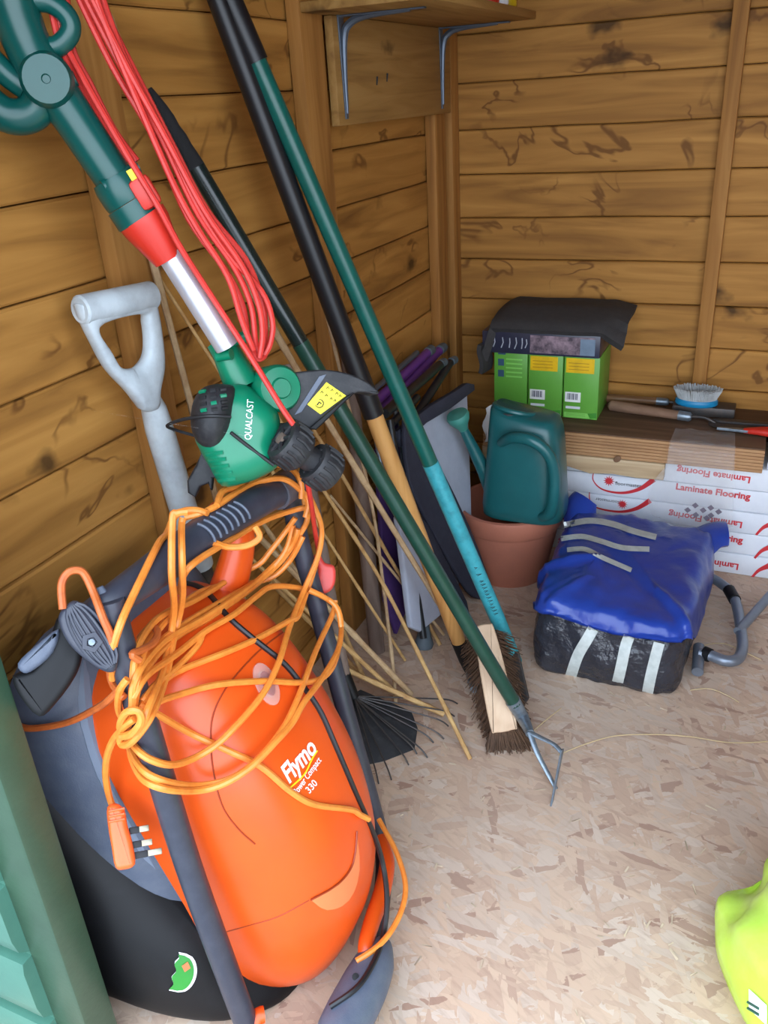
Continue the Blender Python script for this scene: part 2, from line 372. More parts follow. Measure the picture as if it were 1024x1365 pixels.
def text_mesh(s, bold=.0, shear=0, space=1):
    cu = bpy.data.curves.new('lettering', 'FONT'); cu.body = s; cu.offset = bold; cu.shear = shear; cu.space_character = space; cu.resolution_u = 3
    o = bpy.data.objects.new('lettering', cu); C.objects.link(o)
    dg = bpy.context.evaluated_depsgraph_get(); me = bpy.data.meshes.new_from_object(o.evaluated_get(dg))
    bpy.data.objects.remove(o); bpy.data.curves.remove(cu)
    if bold > .004 and max(v.co.y for v in me.vertices) > 1.2: return text_mesh(s, bold * .6, shear, space)   # an offset this fat would tangle the letters
    return me
def lettering(s, fn, material, parent, bold=.0, shear=0, space=1, name='lettering'):
    """flat print: fn maps letter coordinates (0..1 along, height in the same unit) to a point on the surface"""
    me = text_mesh(s, bold, shear, space)
    xs = [v.co.x for v in me.vertices]; x0, x1 = min(xs), max(xs); k = 1 / (x1 - x0)
    bm = bmesh.new(); bm.from_mesh(me); bpy.data.meshes.remove(me)
    for v in bm.verts: v.co = fn((v.co.x - x0) * k, v.co.y * k)
    b = MB(); b.bm.free(); b.bm = bm
    return b.build(name, material, parent, smooth=False, fix=False)
def on_plane(a, b, n, lift=.0006, tall=1):
    a, b, n = V(a), V(b), V(n).normalized(); r = b - a; u = n.cross(r)
    return lambda x, y: a + r * x + u * (y * tall) + n * lift

# ================================================================== THE SHED
SHED_R = 2.15; YF = .5; HT = 1.95; PITCH = .1145; Z0 = .0755 - PITCH
def boards(parent, L, base, rotz, z_top):
    k = 0
    while Z0 + k * PITCH < z_top:
        za, zb = Z0 + k * PITCH, Z0 + (k + 1) * PITCH
        b = MB(); n = 26; rs = []
        for i in range(n + 1):
            x = L * i / n; sd = rotz * 3 + k * 7.3
            lo = max(0, za + .0014 + .0022 * noise.noise(V((x * 5, sd, 0)))); hi = zb - .0006 + .0022 * noise.noise(V((x * 5, sd + PITCH * 0 + 7.3, 0)))
            wob = .0015 * noise.noise(V((x * 2, sd, 4)))
            rs.append([V((x, .012, lo)), V((x, -.001 + wob, lo)), V((x, -.0035 + wob, lo + .003)), V((x, -.0075 + wob, hi - .003)), V((x, -.004 + wob, hi)), V((x, .012, hi))])
        b.rings(rs)
        o = b.build('plank', WALL, None, angle=25); o.parent = parent
        k += 1
b = MB().box((-.03, (YF + D) / 2, HT / 2), (.03, D - YF + .1, HT)); wl = struct(b.build('wall_left', BACKING, smooth=False))
pl = bpy.data.objects.new('cladding', None)
def wall_boards(wall, L, loc, rotz):
    n0 = set(C.objects)
    dummy = None
    boards(None, L, None, rotz, 1.75)
    for o in [o for o in C.objects if o not in n0]:
        o.location = loc; o.rotation_euler = (0, 0, rotz); o.parent = wall; o.matrix_parent_inverse = wm(wall).inverted()
bpy.data.objects.remove(pl)
wall_boards(wl, D - YF + .01, (0, YF - .01, 0), math.pi / 2)
b = MB().box((SHED_R / 2, D + .03, HT / 2), (SHED_R + .1, .03, HT)); wb = struct(b.build('wall_back', BACKING, smooth=False))
wall_boards(wb, SHED_R, (0, D, 0), 0)
struct(MB().box((SHED_R + .02, (YF + D) / 2, HT / 2), (.03, D - YF + .1, HT)).build('wall_right', WALL, smooth=False))
struct(MB().box((SHED_R / 2, (YF + D) / 2 - .03, HT + .015), (SHED_R + .2, D - YF + .3, .03)).build('ceiling', BACKING, smooth=False))
fl = MB().box((SHED_R / 2, (YF + D) / 2 - .04, -.009), (SHED_R + .08, D - YF + .16, .018)); floor = struct(fl.build('floor', osb(), smooth=False))
struct(MB().box((.8, -2, -.2), (14, 8, .05)).build('ground', GROUND, smooth=False))
# front wall: green painted frame post, header, right piece and the overlapping outside boards
wf = struct(MB().box((2.08, YF - .04, HT / 2), (.22, .08, HT), bev=.002).build('wall_front', GREENTRIM))
MB().box((1.06, YF - .04, 1.795), (2.0, .078, .31), bev=.002).build('lintel', GREENTRIM, wf)  # unseen header, hung low to shade the upper walls
b = MB(); b.box((.118, .476, .88), (.104, .048, 1.80), bev=.005); jm = struct(b.build('trim_1', GREENTRIM))
b = MB(); b.box((-.12, .485, .88), (.37, .03, 1.8)); struct(b.build('trim_2', DARKBOARD, smooth=False))
# outside cladding: rounded overlapping boards that end short of the post edge
k = 0; z = -.16
while z < 1.7:
    b = MB(); rs = []
    for x in (-.6, -.3, 0, .07, .112):
        pr_ = [(.452, 0), (.4515, .012), (.438, .026), (.434, .05), (.434, .118), (.437, .134), (.452, .134)]
        rs.append([V((x, yy, z + zz)) for yy, zz in pr_])
    b.rings(rs); b.build('plank', GREENCLAD, wf, angle=50)
    b = MB()
    for dz in (.07, .1): b.lathe([(.0032, 0), (.0026, .0012)], (.104, .434, z + dz), (0, -1, 0), 8)
    z += .13
# studs on the walls
def stud(n, lo, hi, mt=STUD):
    c = [(a + b_) / 2 for a, b_ in zip(lo, hi)]; s = [b_ - a for a, b_ in zip(lo, hi)]
    return struct(MB().box(c, s, bev=.002).build('trim_%d' % n, mt))
stud(3, (.008, .95, 0), (.036, 1.02, 1.9)); stud(4, (.008, 1.545, 0), (.036, 1.635, 1.9)); stud(5, (.008, 2.225, 0), (.036, 2.30, 1.9))
stud(6, (.008, 2.345, 0), (.04, D - .008, 1.9)); stud(7, (.716, 2.375, 0), (.752, D - .008, 1.9)); stud(8, (1.3, 2.375, 0), (1.34, D - .008, 1.9))

# ================================================================== SHELF on the left wall
t = thing('wall_shelf', 'timber shelf on grey steel brackets high on the left wall', 'shelf', (.036, 1.9, 1.345))
MB().box((.161, 1.905, 1.3535), (.25, .71, .017), bev=.002).build('shelf_board', SHELFW, t)
lab(MB().box((.045, 1.97, 1.249), (.018, .66, .191), bev=.002).build('back_board', SHELFW, t), 'pale timber backing board with screw holes')
for y in (1.672, 2.232):
    b = MB()
    b.slab([V((.054, y - .012, 1.345)), V((.054, y + .012, 1.345)), V((.054, y + .006, 1.165)), V((.054, y - .006, 1.165))], (1, 0, 0), 0, .003, .0008)
    b.slab([V((.054, y - .012, 1.3445)), V((.054, y + .012, 1.3445)), V((.23, y + .006, 1.3445)), V((.23, y - .006, 1.3445))], (0, 0, -1), 0, .003, .0008)
    b.tube(spline([(.0575, y, 1.175), (.058, y, 1.24), (.062, y, 1.308), (.075, y, 1.330), (.11, y, 1.340), (.2, y, 1.342)]), [.003, .005, .008, .007, .003], 8)
    br = b.build('bracket', BRACKET, t)
    for (sx, sz) in ((.0572, 1.30), (.0572, 1.21)):
        MB().lathe([(.0, .0022), (.003, .002), (.0035, 0)], (sx, y + .004, sz), (1, 0, 0), 10).build('screw', STEEL, br)
b = MB()
for (yy, zz) in ((1.83, 1.232), (1.885, 1.238)): b.tube([(.0535, yy, zz - .008), (.0555, yy + .002, zz + .008)], .0022, 6)
b.build('screw_hole', INK, bpy.data.objects['back_board'])
def bottle(name, label, cat, c, r, h, m1, m2):
    t = thing(name, label, cat, c, 'bottles on the high shelf'); c = V(c)
    MB().lathe([(r * .94, 0), (r, .004), (r, h * .7), (r * .93, h * .76), (r * .45, h * .86), (r * .4, h * .9)], c, n=24).build('body', m1, t)
    MB().lathe([(r * .48, h * .9), (r * .48, h * .99), (r * .42, h)], c, n=18).build('cap', m2, t)
    MB().lathe([(r * 1.01, h * .16), (r * 1.01, h * .6)], c, n=24, caps=False).build('paper_label', m2, t)
ps = [P(625, 2, z=1.3765), P(650, 5, z=1.3765), P(664, 7, z=1.3765)]
bottle('bottle', 'red and white bottle at the near end of the high shelf', 'bottle', (.255, 1.97, 1.3622), .026, .17, REDP, WHITE)
bottle('bottle', 'grey white bottle in the middle of the three on the high shelf', 'bottle', (.255, 2.035, 1.3622), .027, .19, CARTON, BRACKET)
bottle('bottle', 'yellow bottle at the far end of the high shelf', 'bottle', (.255, 2.10, 1.3622), .027, .16, mat('mustard_plastic', (196, 164, 20), .4), WHITE)

# ================================================================== HOVER MOWER standing on its nose against the left wall
mw = thing('hover_mower', 'orange hover mower with dark handle stood upright against the left wall', 'lawn mower', (.2, .77, 0))
def shell(tab, n=30, m_=34, ex=2.7, tilt=0):
    """domed hood: rows (z, base x, top x, near y, far y) swept up the standing mower"""
    b = MB(); z0, z1 = tab[0][0], tab[-1][0]; rs = []
    for i in range(m_ + 1):
        z = lerp(z0, z1, .5 - .5 * math.cos(math.pi * i / m_)); bx, tx, y0, y1 = table(tab, z)
        ym, hw, h = (y0 + y1) / 2, (y1 - y0) / 2, tx - bx; r = []
        for k in range(n + 1):
            a = math.pi * k / n; c_, s_ = math.cos(a), math.sin(a)
            r.append(V((bx + h * abs(s_) ** (2 / ex), ym - hw * math.copysign(abs(c_) ** (2 / ex), c_), z)))
        r += [V((bx - .004, ym + hw * .5, z)), V((bx - .004, ym - hw * .5, z))]
        rs.append(r)
    return b.rings(rs)
def smooth_tab(tab, k=5):
    cols = spline([V(r[:3]) for r in tab], k), spline([V((r[0], r[3], r[4])) for r in tab], k)
    return [(a[0], a[1], a[2], c[1], c[2]) for a, c in zip(*cols)]
HOOD = smooth_tab([(.004, .30, .335, .675, .78), (.016, .275, .385, .648, .83), (.05, .262, .413, .622, .872), (.11, .26, .432, .606, .897), (.2, .25, .437, .597, .912),
        (.32, .215, .415, .590, .917), (.43, .18, .372, .588, .908), (.51, .155, .327, .60, .893), (.56, .14, .287, .625, .868), (.585, .14, .25, .66, .835), (.597, .15, .205, .71, .79)])
GREY = smooth_tab([(.15, .10, .262, .585, .93), (.2, .07, .262, .570, .935), (.32, .05, .24, .562, .938), (.45, .045, .205, .562, .935), (.53, .05, .178, .57, .92), (.575, .06, .165, .59, .90), (.61, .08, .15, .63, .87)])
DECK = smooth_tab([(.002, .05, .36, .575, .90), (.02, .03, .352, .545, .93), (.06, .02, .325, .528, .95), (.14, .02, .285, .522, .955), (.22, .02, .225, .522, .957), (.32, .02, .155, .528, .952), (.42, .02, .085, .55, .93), (.48, .02, .05, .60, .88)])  # lowest rows flared: real rim, plus shade under the hood built in as deck
h = shell(HOOD); hood_bvh = h.bvh(); hood = lab(h.build('hood', ORANGE, mw, angle=60), 'glossy orange motor hood')
h = shell(GREY, ex=3.2); grey_bvh = h.bvh(); lab(h.build('grass_box', SLATE, mw, angle=60), 'slate grey grass collector')
h = shell(DECK, ex=3.6); deck_bvh = h.bvh(); deck = lab(h.build('deck', BLACK, mw, angle=60), 'black domed hover deck')
def hit(px, py, trees):
    d = ray(px, py).normalized(); best = None
    for t_ in trees:
        q = t_.ray_cast(CAM, d)
        if q[0] is not None and (best is None or q[3] < best[2]): best = (q[0], q[1], q[3])
    return best
def on_tree(px, py, tree, lift):
    q = hit(px, py, [tree])
    if q is None: return None
    n_ = q[1] if q[1].dot(ray(px, py)) < 0 else -q[1]
    return q[0] + n_ * lift
# pale lip of the collector beside the orange
lip = [on_tree(p.x, p.y, grey_bvh, -.0075) for p in spline([V((a_, c_, 0)) for a_, c_ in [(112, 880), (113, 920), (120, 975), (138, 1030), (165, 1085), (200, 1150), (240, 1225)]], 6)]
lip = [p for p in lip if p]
if len(lip) > 3: MB().tube(lip, [.008, .012, .013, .011, .003], 8).build('lip', mat('pale_slate_plastic', (112, 122, 138), .45, var=.05), mw)
# carry handle (orange block) at the top of the hood
b = MB(); b.tube(spline([(.2, .86, .56), (.21, .89, .62), (.2, .91, .655), (.16, .92, .66)]), [.034, .028, .024, .022], 14, flat=(V((1, 0, .3)), .7)); b.build('carry_handle', ORANGE, mw)
# seam lines and the crescent recess
def seam(pts, r=.0012):
    q = [on_tree(p.x, p.y, hood_bvh, .0002) for p in spline([V((a, c, 0)) for a, c in pts], 8)]
    q = [p for p in q if p]
    if len(q) > 2: MB().tube(q, r, 6).build('seam', SEAM, hood)
seam([(384, 838), (345, 868), (305, 912), (285, 950), (281, 985), (285, 1030), (297, 1075), (318, 1105), (340, 1125)])
seam([(298, 1243), (330, 1234), (370, 1222), (412, 1200)], .0008)
b = MB(); nn = 16; outer = spline([V((414, 1199, 0)), V((450, 1178, 0)), V((470, 1150, 0)), V((475, 1108, 0))], nn // 3 + 1); inner = spline([V((414, 1199, 0)), V((436, 1213, 0)), V((465, 1200, 0)), V((479, 1160, 0)), V((475, 1108, 0))], 6)
def resample(p, n):
    return [p[min(len(p) - 1, round(i * (len(p) - 1) / n))] for i in range(n + 1)]
o_, i_ = resample(outer, nn), resample(inner, nn)
def crescent(u, v):
    k = u * nn; a = int(min(k, nn - 1)); fr = k - a
    p = lerp(lerp(o_[a], o_[a + 1], fr), lerp(i_[a], i_[a + 1], fr), v)
    q = on_tree(p.x, p.y, hood_bvh, .0008)
    return q if q else V((.44, .8, .1))
b.grid(crescent, nn, 5); b.build('recess', ORANGEL, hood, fix=False)
q = [on_tree(p.x, p.y, hood_bvh, .001) for p in o_]; MB().tube([p for p in q if p], .0016, 6).build('seam', SEAM, hood)
# clear lens
q = hit(355, 912, [hood_bvh]); n_ = q[1] if q[1].x > 0 else -q[1]
b = MB(); b.lathe([(.03, -.002), (.03, .0015), (.026, .003), (.0, .0035)], q[0], n_, 24, ell=(1, .62), xdir=(0, .2, 1)); b.build('lens', LENS, mw)
b = MB(); b.lathe([(.016, 0), (.014, .0045), (.006, .006), (0, .006)], q[0], n_, 16, ell=(1.2, .7), xdir=(0, .2, 1)); b.build('lens_cap', mat('smoky_plastic', (170, 120, 116), .2), mw)
def px_text(s, o, r, up, tree, material, parent, **k):
    """lettering laid on a curved surface: origin, run and height directions as the photograph shows them"""
    def fn(x, y):
        px, py = o[0] + r[0] * x + up[0] * y, o[1] + r[1] * x + up[1] * y
        return on_tree(px, py, tree, .0012) or PP(px, py, CAM + FW, FW)
    return lettering(s, fn, material, parent, **k)
px_text('Flymo', (385, 1044), (38, -44), (-46, -66), hood_bvh, WHITE, hood, bold=.03, shear=.15)
px_text('Power Compact', (395, 1060), (33, -46), (-52, -62), hood_bvh, WHITE, hood, bold=.012)
px_text('330', (412, 1058), (11, -13), (-13, -14), hood_bvh, WHITE, hood, bold=.012)
q = [on_tree(p.x, p.y, hood_bvh, .0012) for p in spline([V((386, 1050, 0)), V((405, 1032, 0)), V((415, 1012, 0)), V((422, 1001, 0))], 5)]
MB().tube([p for p in q if p], .0011, 6).build('stripe', YELLOW, hood)
# round sticker on the deck, half torn away
def disc(cx, cy, rx, ry, rot, tree, lift, n=24, cut=None):
    b = MB(); ring = []
    for i in range(n):
        a = 2 * math.pi * i / n; x, y = rx * math.cos(a), ry * math.sin(a)
        if cut is not None: x = max(x, cut + 2.0 * math.sin(i * 2.1))
        X, Y = cx + x * math.cos(rot) - y * math.sin(rot), cy + x * math.sin(rot) + y * math.cos(rot)
        p = on_tree(X, Y, tree, lift)
        if p: ring.append(b.bm.verts.new(p))
    if len(ring) > 2: b.bm.faces.new(ring)
    return b
def half_disc(cx, cy, rx, ry, rot, lift, cut):
    def fn(u, v):
        y = lerp(-1, 1, v); xm = math.sqrt(max(0, 1 - y * y)); x = lerp(min(cut + .12 * math.sin(v * 17), xm), xm, u)
        x, y = x * rx, y * ry
        return on_tree(cx + x * math.cos(rot) - y * math.sin(rot), cy + x * math.sin(rot) + y * math.cos(rot), deck_bvh, lift) or V((.3, .52, .05))
    return MB().grid(fn, 8, 20)
half_disc(243, 1296, 19, 26, .2, .0015, -.55).build('sticker', WHITE, deck, fix=False)
half_disc(241, 1296, 17, 23.5, .2, .0023, -.5).build('sticker_face', GREENSTICK, deck, fix=False)
disc(248, 1287, 6, 7, .25, deck_bvh, .0034, n=4).build('sticker_mark', mat('sticker_orange', (200, 120, 70), .5), deck, fix=False, smooth=False)
# grip bar across the top, its ridges
gl, gr = P(143, 806, y=.592), V((.262, .985, .69))
gp = spline([P(104, 838, y=.575), gl, lerp(gl, gr, .2) + V((0, 0, .004)), lerp(gl, gr, .5) + V((0, 0, .012)), lerp(gl, gr, .8) + V((0, 0, .008)), gr], 6)
g = MB(); g.tube(gp, [.012, .017, .02, .023, .024, .024, .023, .019], 16); grip_bvh = g.bvh(); grip = lab(g.build('grip_bar', DARKGREY, mw), 'dark grey padded grip bar')
for k in range(7):
    c = lerp(gl, gr, .40 + k * .032) + V((.004, 0, .011))
    MB().tube([c + V((math.cos(a) * .0236, .004 * math.cos(a), math.sin(a) * .0236)) for a in [0.0 + .2 * j for j in range(8)]], .0021, 6).build('ridge', SLATE, grip)
c = lerp(gl, gr, .93); MB().tube([c + V((0, -.03, .006)), c + V((0, .015, .004))], .0248, 14).build('sleeve', mat('grip_sleeve', (84, 84, 92), .5), grip)
# handle tubes
lt = spline([P(146, 800, y=.588), P(163, 868, y=.58), P(196, 975, y=.572), P(250, 1150, y=.563), P(300, 1288, y=.562), P(330, 1368, y=.562)], 6)
rt_ = spline([P(386, 652, y=.985), P(398, 715, y=.985), P(421, 800, y=.982), P(457, 935, y=.966), P(488, 1045, y=.952), P(506, 1112, y=.946)], 6)
tubes = []
for pts, r in ((lt, .0165), (rt_, .0155)):
    g = MB(); g.tube(pts, r, 14); tubes.append(g.bvh()); g.build('handle_tube', DARKGREY, mw)
# lower operator bow resting on the floor: tube, switch box, orange lever
bow = spline([rt_[-1], (.402, .90, .032), (.43, .82, .026), (.448, .74, .03), (.45, .66, .03), (.43, .58, .03), (.385, .553, .03), lt[-1]], 6)
MB().tube(bow, .0145, 12).build('lower_bow', DARKGREY, mw)
g = MB(); sb = spline([P(512, 1255, z=.05), P(497, 1290, z=.05), P(478, 1330, z=.05), P(455, 1375, z=.05), P(440, 1420, z=.05)], 4)
g.tube(sb, [.012, .03, .035, .036, .034, .022], 18, flat=(V((0, 0, 1)), .95)); sw_bvh = g.bvh(); swb = lab(g.build('switch_box', SLATE, mw), 'grey switch housing')
q = V((.462, .668, .083)); MB().lathe([(.005, 0), (.005, .002), (0, .0025)], q, (.5, -.3, 1), 10).build('screw', INK, swb)
lv = spline([P(508, 1116, z=.075), P(516, 1150, z=.07), P(509, 1190, z=.07), P(497, 1225, z=.07), P(488, 1258, z=.07), P(490, 1275, z=.06)], 5)
lab(MB().tube(lv, [.009, .013, .014, .013, .012, .014], 12).build('lever', ORANGE, mw), 'orange start lever')
lab(MB().tube(spline([P(352, 1352, z=.07), P(343, 1356, z=.07), P(335, 1375, z=.06)], 4), .011, 12).build('lever', ORANGE, mw), 'near end of the orange start lever')
# handle bracket, ribbed clamp knob
n_ = -ray(110, 850).normalized(); O = P(118, 850, y=.575) + n_ * .035
def outl(pts, O, n_, k=3, closed=True): return spline([PP(a, c, O, n_) for a, c in pts], k, closed)
lab(MB().slab(outl([(14, 902), (40, 893), (62, 858), (80, 815), (108, 812), (112, 860), (102, 900), (72, 942), (50, 958), (24, 930)], O, n_), n_, -.09, -.02, .008).build('handle_bracket', BLACK, mw), 'black curved bracket')
MB().slab(outl([(22, 885), (45, 862), (78, 838), (70, 870), (45, 893), (30, 898)], O, n_), n_, -.10, -.012, .006).build('bracket_cover', SLATE, mw)
kn = MB().slab(outl([(78, 826), (88, 807), (103, 801), (121, 819), (144, 850), (156, 873), (154, 893), (140, 895), (117, 881), (92, 858)], O, n_), n_, -.015, .014, .007).build('clamp_knob', DARKGREY, mw)
kA, kB = V((96, 806, 0)), V((150, 888, 0)); kt = (kB - kA).normalized(); kn2 = V((kt.y, -kt.x, 0))
for k in range(7):
    f = (k - 3) / 3 * .86; pts = []
    for j in range(13):
        g_ = j / 12 * 2 - 1; half = 24 * math.sqrt(max(0, 1 - (g_ * .97) ** 2)) ** .8
        p = (kA + kB) / 2 + kt * g_ * 47 + kn2 * (half * f - 1); pts.append(PP(p.x, p.y, O, n_) + n_ * .0135)
    MB().tube(pts, .0021, 6).build('rib', DARKGREY, kn)
c = PP(122, 856, O, n_); MB().lathe([(.0125, .012), (.0115, .0165), (.006, .017), (.005, .014), (0, .014)], c, n_, 5).build('wing_nut', DARKGREY, kn)
MB().lathe([(.004, .013), (.0035, .018), (0, .0185)], c, n_, 10).build('bolt', STEEL, kn)
MB().slab([PP(128, 784, O, n_), PP(137, 780, O, n_), PP(147, 793, O, n_), PP(158, 818, O, n_), PP(150, 826, O, n_), PP(138, 808, O, n_)], n_, -.03, .002, .003).build('clamp_strap', SLATE, mw)
MB().lathe([(.004, 0), (.003, .003), (0, .0032)], PP(143, 819, O, n_) + n_ * .002, n_, 8).build('screw', STEEL, mw)
# ground plate under the deck seen at the floor
MB().box((.055, .765, .012), (.05, .3, .018), bev=.006).build('skid', BLACKMATT, mw)
# black cable of the mower, over the hood to the switch box
TREES = [hood_bvh, grey_bvh, deck_bvh, grip_bvh, sw_bvh] + tubes
def drape(pts, r, lift=0.0, slope=.0016, k=6, trees=None, dflt=None):
    """a flexible lead laid over the mower: rests on the nearest surface, hangs straight between supports"""
    pp = spline([V((a, c, 0)) for a, c in pts], k); ds = []
    for p in pp:
        q = hit(p.x, p.y, trees or TREES); ds.append(q[2] - r - lift if q and q[2] < 1.75 else None)
    if not any(d is not None for d in ds): ds = [dflt or 1.3] * len(ds)
    full = []
    for i, d in enumerate(ds):
        if d is None:
            v = [q for q in (next((ds[j] for j in range(i, -1, -1) if ds[j] is not None), None), next((ds[j] for j in range(i, len(ds)) if ds[j] is not None), None)) if q is not None]
            d = max(v)
        full.append(d)
    arc = [0]
    for a, c in zip(pp, pp[1:]): arc.append(arc[-1] + (c - a).length)
    env = [min(full[j] + slope * abs(arc[j] - arc[i]) for j in range(len(pp))) for i in range(len(pp))]
    env = [sum(env[max(0, i - 2):i + 3]) / len(env[max(0, i - 2):i + 3]) for i in range(len(env))]
    return [P(p.x, p.y, s=d) for p, d in zip(pp, env)]
MB().tube(drape([(242, 776), (273, 787), (305, 823), (336, 850), (375, 881), (397, 906), (425, 945), (446, 991), (474, 1057), (503, 1125), (515, 1181), (514, 1230), (503, 1272), (478, 1314), (440, 1342)], .0042), .0042, 8).build('switch_cable', BLACKGRIP, mw)

# ================================================================== ORANGE EXTENSION CORD wound round the mower handle
cordt = thing('extension_cord', 'long orange mains cord wound in loops round the mower handle', 'cord', (.3, .7, .6))
R_ = .0044
def loop(pts, layer, m_=CABLE, **k):
    MB().tube(drape(pts, R_, .0075 * layer, **k), R_, 8).build('cable_loop', m_, cordt)
loop([(402, 660), (410, 690), (400, 712), (385, 735), (367, 756), (332, 787), (281, 823), (234, 850), (203, 881), (185, 915), (178, 945), (170, 968)], 0)
loop([(391, 700), (380, 735), (355, 765), (325, 785), (290, 805), (240, 835), (200, 868), (182, 900), (178, 945), (170, 968)], 0)
loop([(397, 705), (388, 728), (350, 768), (320, 792), (270, 825), (225, 850), (195, 880), (178, 912), (176, 945), (168, 970)], 1)
loop([(394, 690), (378, 712), (360, 735), (345, 752), (310, 770), (260, 800), (225, 815), (200, 835), (180, 875), (176, 945), (170, 968)], 0)
loop([(404, 715), (388, 745), (365, 768), (335, 777), (310, 778), (275, 786), (250, 800), (215, 835), (190, 872), (176, 945), (168, 970)], 1)
loop([(455, 836), (450, 812), (434, 797), (400, 784), (363, 782), (344, 793), (312, 819), (273, 842), (234, 873), (195, 901), (178, 930)], 1)
loop([(425, 738), (418, 762), (407, 795), (397, 822), (383, 829), (345, 850), (305, 868), (235, 896), (210, 917), (188, 945)], 0)
loop([(270, 845), (262, 862), (235, 890), (205, 915), (190, 935)], 0)
loop([(452, 862), (443, 890), (425, 906), (397, 910), (351, 908), (288, 913), (235, 927), (207, 938), (190, 958)], 1)
loop([(186, 938), (203, 948), (253, 977), (305, 1001), (348, 1022), (386, 1054), (418, 1072), (467, 1079), (480, 1086), (492, 1092)], 0)
loop([(412, 660), (428, 700), (425, 738), (407, 783), (386, 836), (372, 882), (351, 924), (316, 966), (281, 998), (235, 1019), (200, 1012), (178, 993), (170, 968)], 2)
loop([(447, 800), (443, 820), (421, 868), (397, 931), (376, 973), (341, 1015), (302, 1040), (253, 1047), (205, 1036), (182, 1015), (170, 985)], 2)
loop([(412, 786), (434, 797), (450, 811), (455, 836), (450, 868), (428, 906), (404, 938), (390, 963), (369, 987), (330, 1026), (284, 1050), (235, 1054), (195, 1042), (176, 1012), (172, 980)], 3)
loop([(250, 682), (236, 684), (230, 692), (229, 764), (232, 819), (217, 893), (198, 944), (184, 975), (162, 979)], 4)
loop([(244, 690), (242, 706), (243, 756), (243, 800), (232, 850), (222, 900), (203, 952), (178, 987), (162, 992), (163, 972), (180, 958)], 4)
loop([(277, 684), (262, 680), (245, 681), (232, 690), (222, 712), (211, 725), (184, 780), (164, 823), (152, 858), (148, 880), (150, 905)], 1)
loop([(84, 812), (82, 780), (90, 764), (103, 760), (113, 766), (125, 791), (137, 823), (149, 855), (147, 895), (152, 914), (166, 930)], 1, CABLED)
loop([(160, 918), (146, 932), (129, 944), (90, 963), (43, 971), (20, 966)], 1, CABLED)
loop([(178, 955), (165, 970), (152, 985), (143, 1008), (141, 1035), (146, 1063), (153, 1080)], 3)
loop([(411, 676), (392, 680), (352, 694), (305, 721), (266, 745), (246, 764), (240, 790)], 2)
loop([(340, 702), (346, 716), (330, 727), (305, 729), (285, 723)], 0)
loop([(407, 690), (411, 668), (398, 651), (376, 638), (344, 643), (312, 659), (289, 674), (268, 684), (246, 690)], 1)
loop([(402, 665), (401, 643), (389, 626), (367, 620), (345, 626), (320, 648), (297, 655), (289, 674)], 2)
loop([(168, 978), (160, 968), (168, 950), (184, 948), (188, 962), (176, 978), (162, 982)], 5)
loop([(186, 850), (200, 836), (210, 842), (205, 856), (190, 866), (176, 872), (186, 880)], 1, CABLED)
loop([(170, 905), (160, 920), (158, 945), (166, 962)], 2)
loop([(505, 1092), (512, 1105), (528, 1135), (540, 1174), (538, 1205), (524, 1237), (503, 1262), (475, 1281)], 0, slope=.0006)
# plug with its three pins
O = P(160, 1120, y=.535); n_ = -ray(160, 1120).normalized()
pb = MB().slab(outl([(143, 1076), (155, 1071), (166, 1080), (170, 1100), (177, 1125), (180, 1152), (165, 1159), (154, 1156), (149, 1130), (144, 1100)], O, n_), n_, -.012, .012, .007)
pb = lab(pb.build('plug', PLUGO, cordt), 'orange moulded mains plug')
for y in (1080, 1087, 1094): MB().tube([PP(145, y + 2, O, n_) + n_ * .012, PP(166, y - 2, O, n_) + n_ * .012], .0016, 6).build('rib', PLUGO, pb)
e = (PP(200, 1115, O, n_) - PP(172, 1120, O, n_)).normalized()
for (a, c, L_, k) in ((172, 1108, .024, .003), (174, 1127, .026, .003), (178, 1141, .034, .0036)):
    p = PP(a, c, O, n_); MB().bar(p, p + e * L_ * .5, .008, .006, n_).build('pin_sleeve', INK, pb); MB().bar(p + e * L_ * .5, p + e * L_, .0075, .0055, n_).build('pin', mat('brass_pin', (160, 150, 128), .4, .6), pb)

# ================================================================== GRASS TRIMMER leaning above the mower
gt = thing('grass_trimmer', 'green electric grass trimmer leaning on the wall above the orange mower', 'grass trimmer', (.264, .876, .72))
HP, KP = P(330, 560, s=1.13), P(65, 110, s=1.10)
def SP(px, py): # a point on the leaning shaft's plane
    return PP(px, py, HP, (FW * -1 + (KP - HP).normalized() * FW.dot((KP - HP).normalized())).normalized())
dirS = (SP(225, 338) - SP(300, 460)).normalized(); nS = -(ray(200, 300).normalized()); nS = (nS - dirS * nS.dot(dirS)).normalized(); sS = nS.cross(dirS)
MB().tube([SP(222, 332), SP(303, 462)], .0158, 20).build('shaft', ALU, gt)
lab(MB().tube([SP(189, 290), SP(196, 300), SP(225, 346)], [.030, .0295, .018], 20).build('lock_collar', REDP, gt), 'red locking collar')
up_ = MB().tube([SP(60, 102), SP(100, 160), SP(160, 250)], [.025, .0235, .0225], 18).build('upper_tube', TEAL, gt)
MB().tube([SP(151, 236), SP(156, 244), SP(168, 263), SP(172, 269)], [.026, .028, .028, .027], 18).build('clamp_collar', TEAL, gt)
MB().tube([SP(172, 270), SP(187, 293)], .0285, 18).build('lower_collar', TEAL, gt)
c = SP(150, 243); MB().tube([c - sS * .034 + nS * .006, c + sS * .012 + nS * .018], .008, 10).build('clamp_lug', TEAL, gt)
c = SP(193, 257) + nS * .018; MB().box(c, (.026, .036, .02), Matrix((sS, dirS, nS)).transposed(), .006).build('release_button', REDP, gt)
c = SP(181, 236) + nS * .024; st_ = MB().box(c, (.013, .019, .001), Matrix((sS, dirS, nS)).transposed(), .0003).build('yellow_sticker', YELLOW, gt)
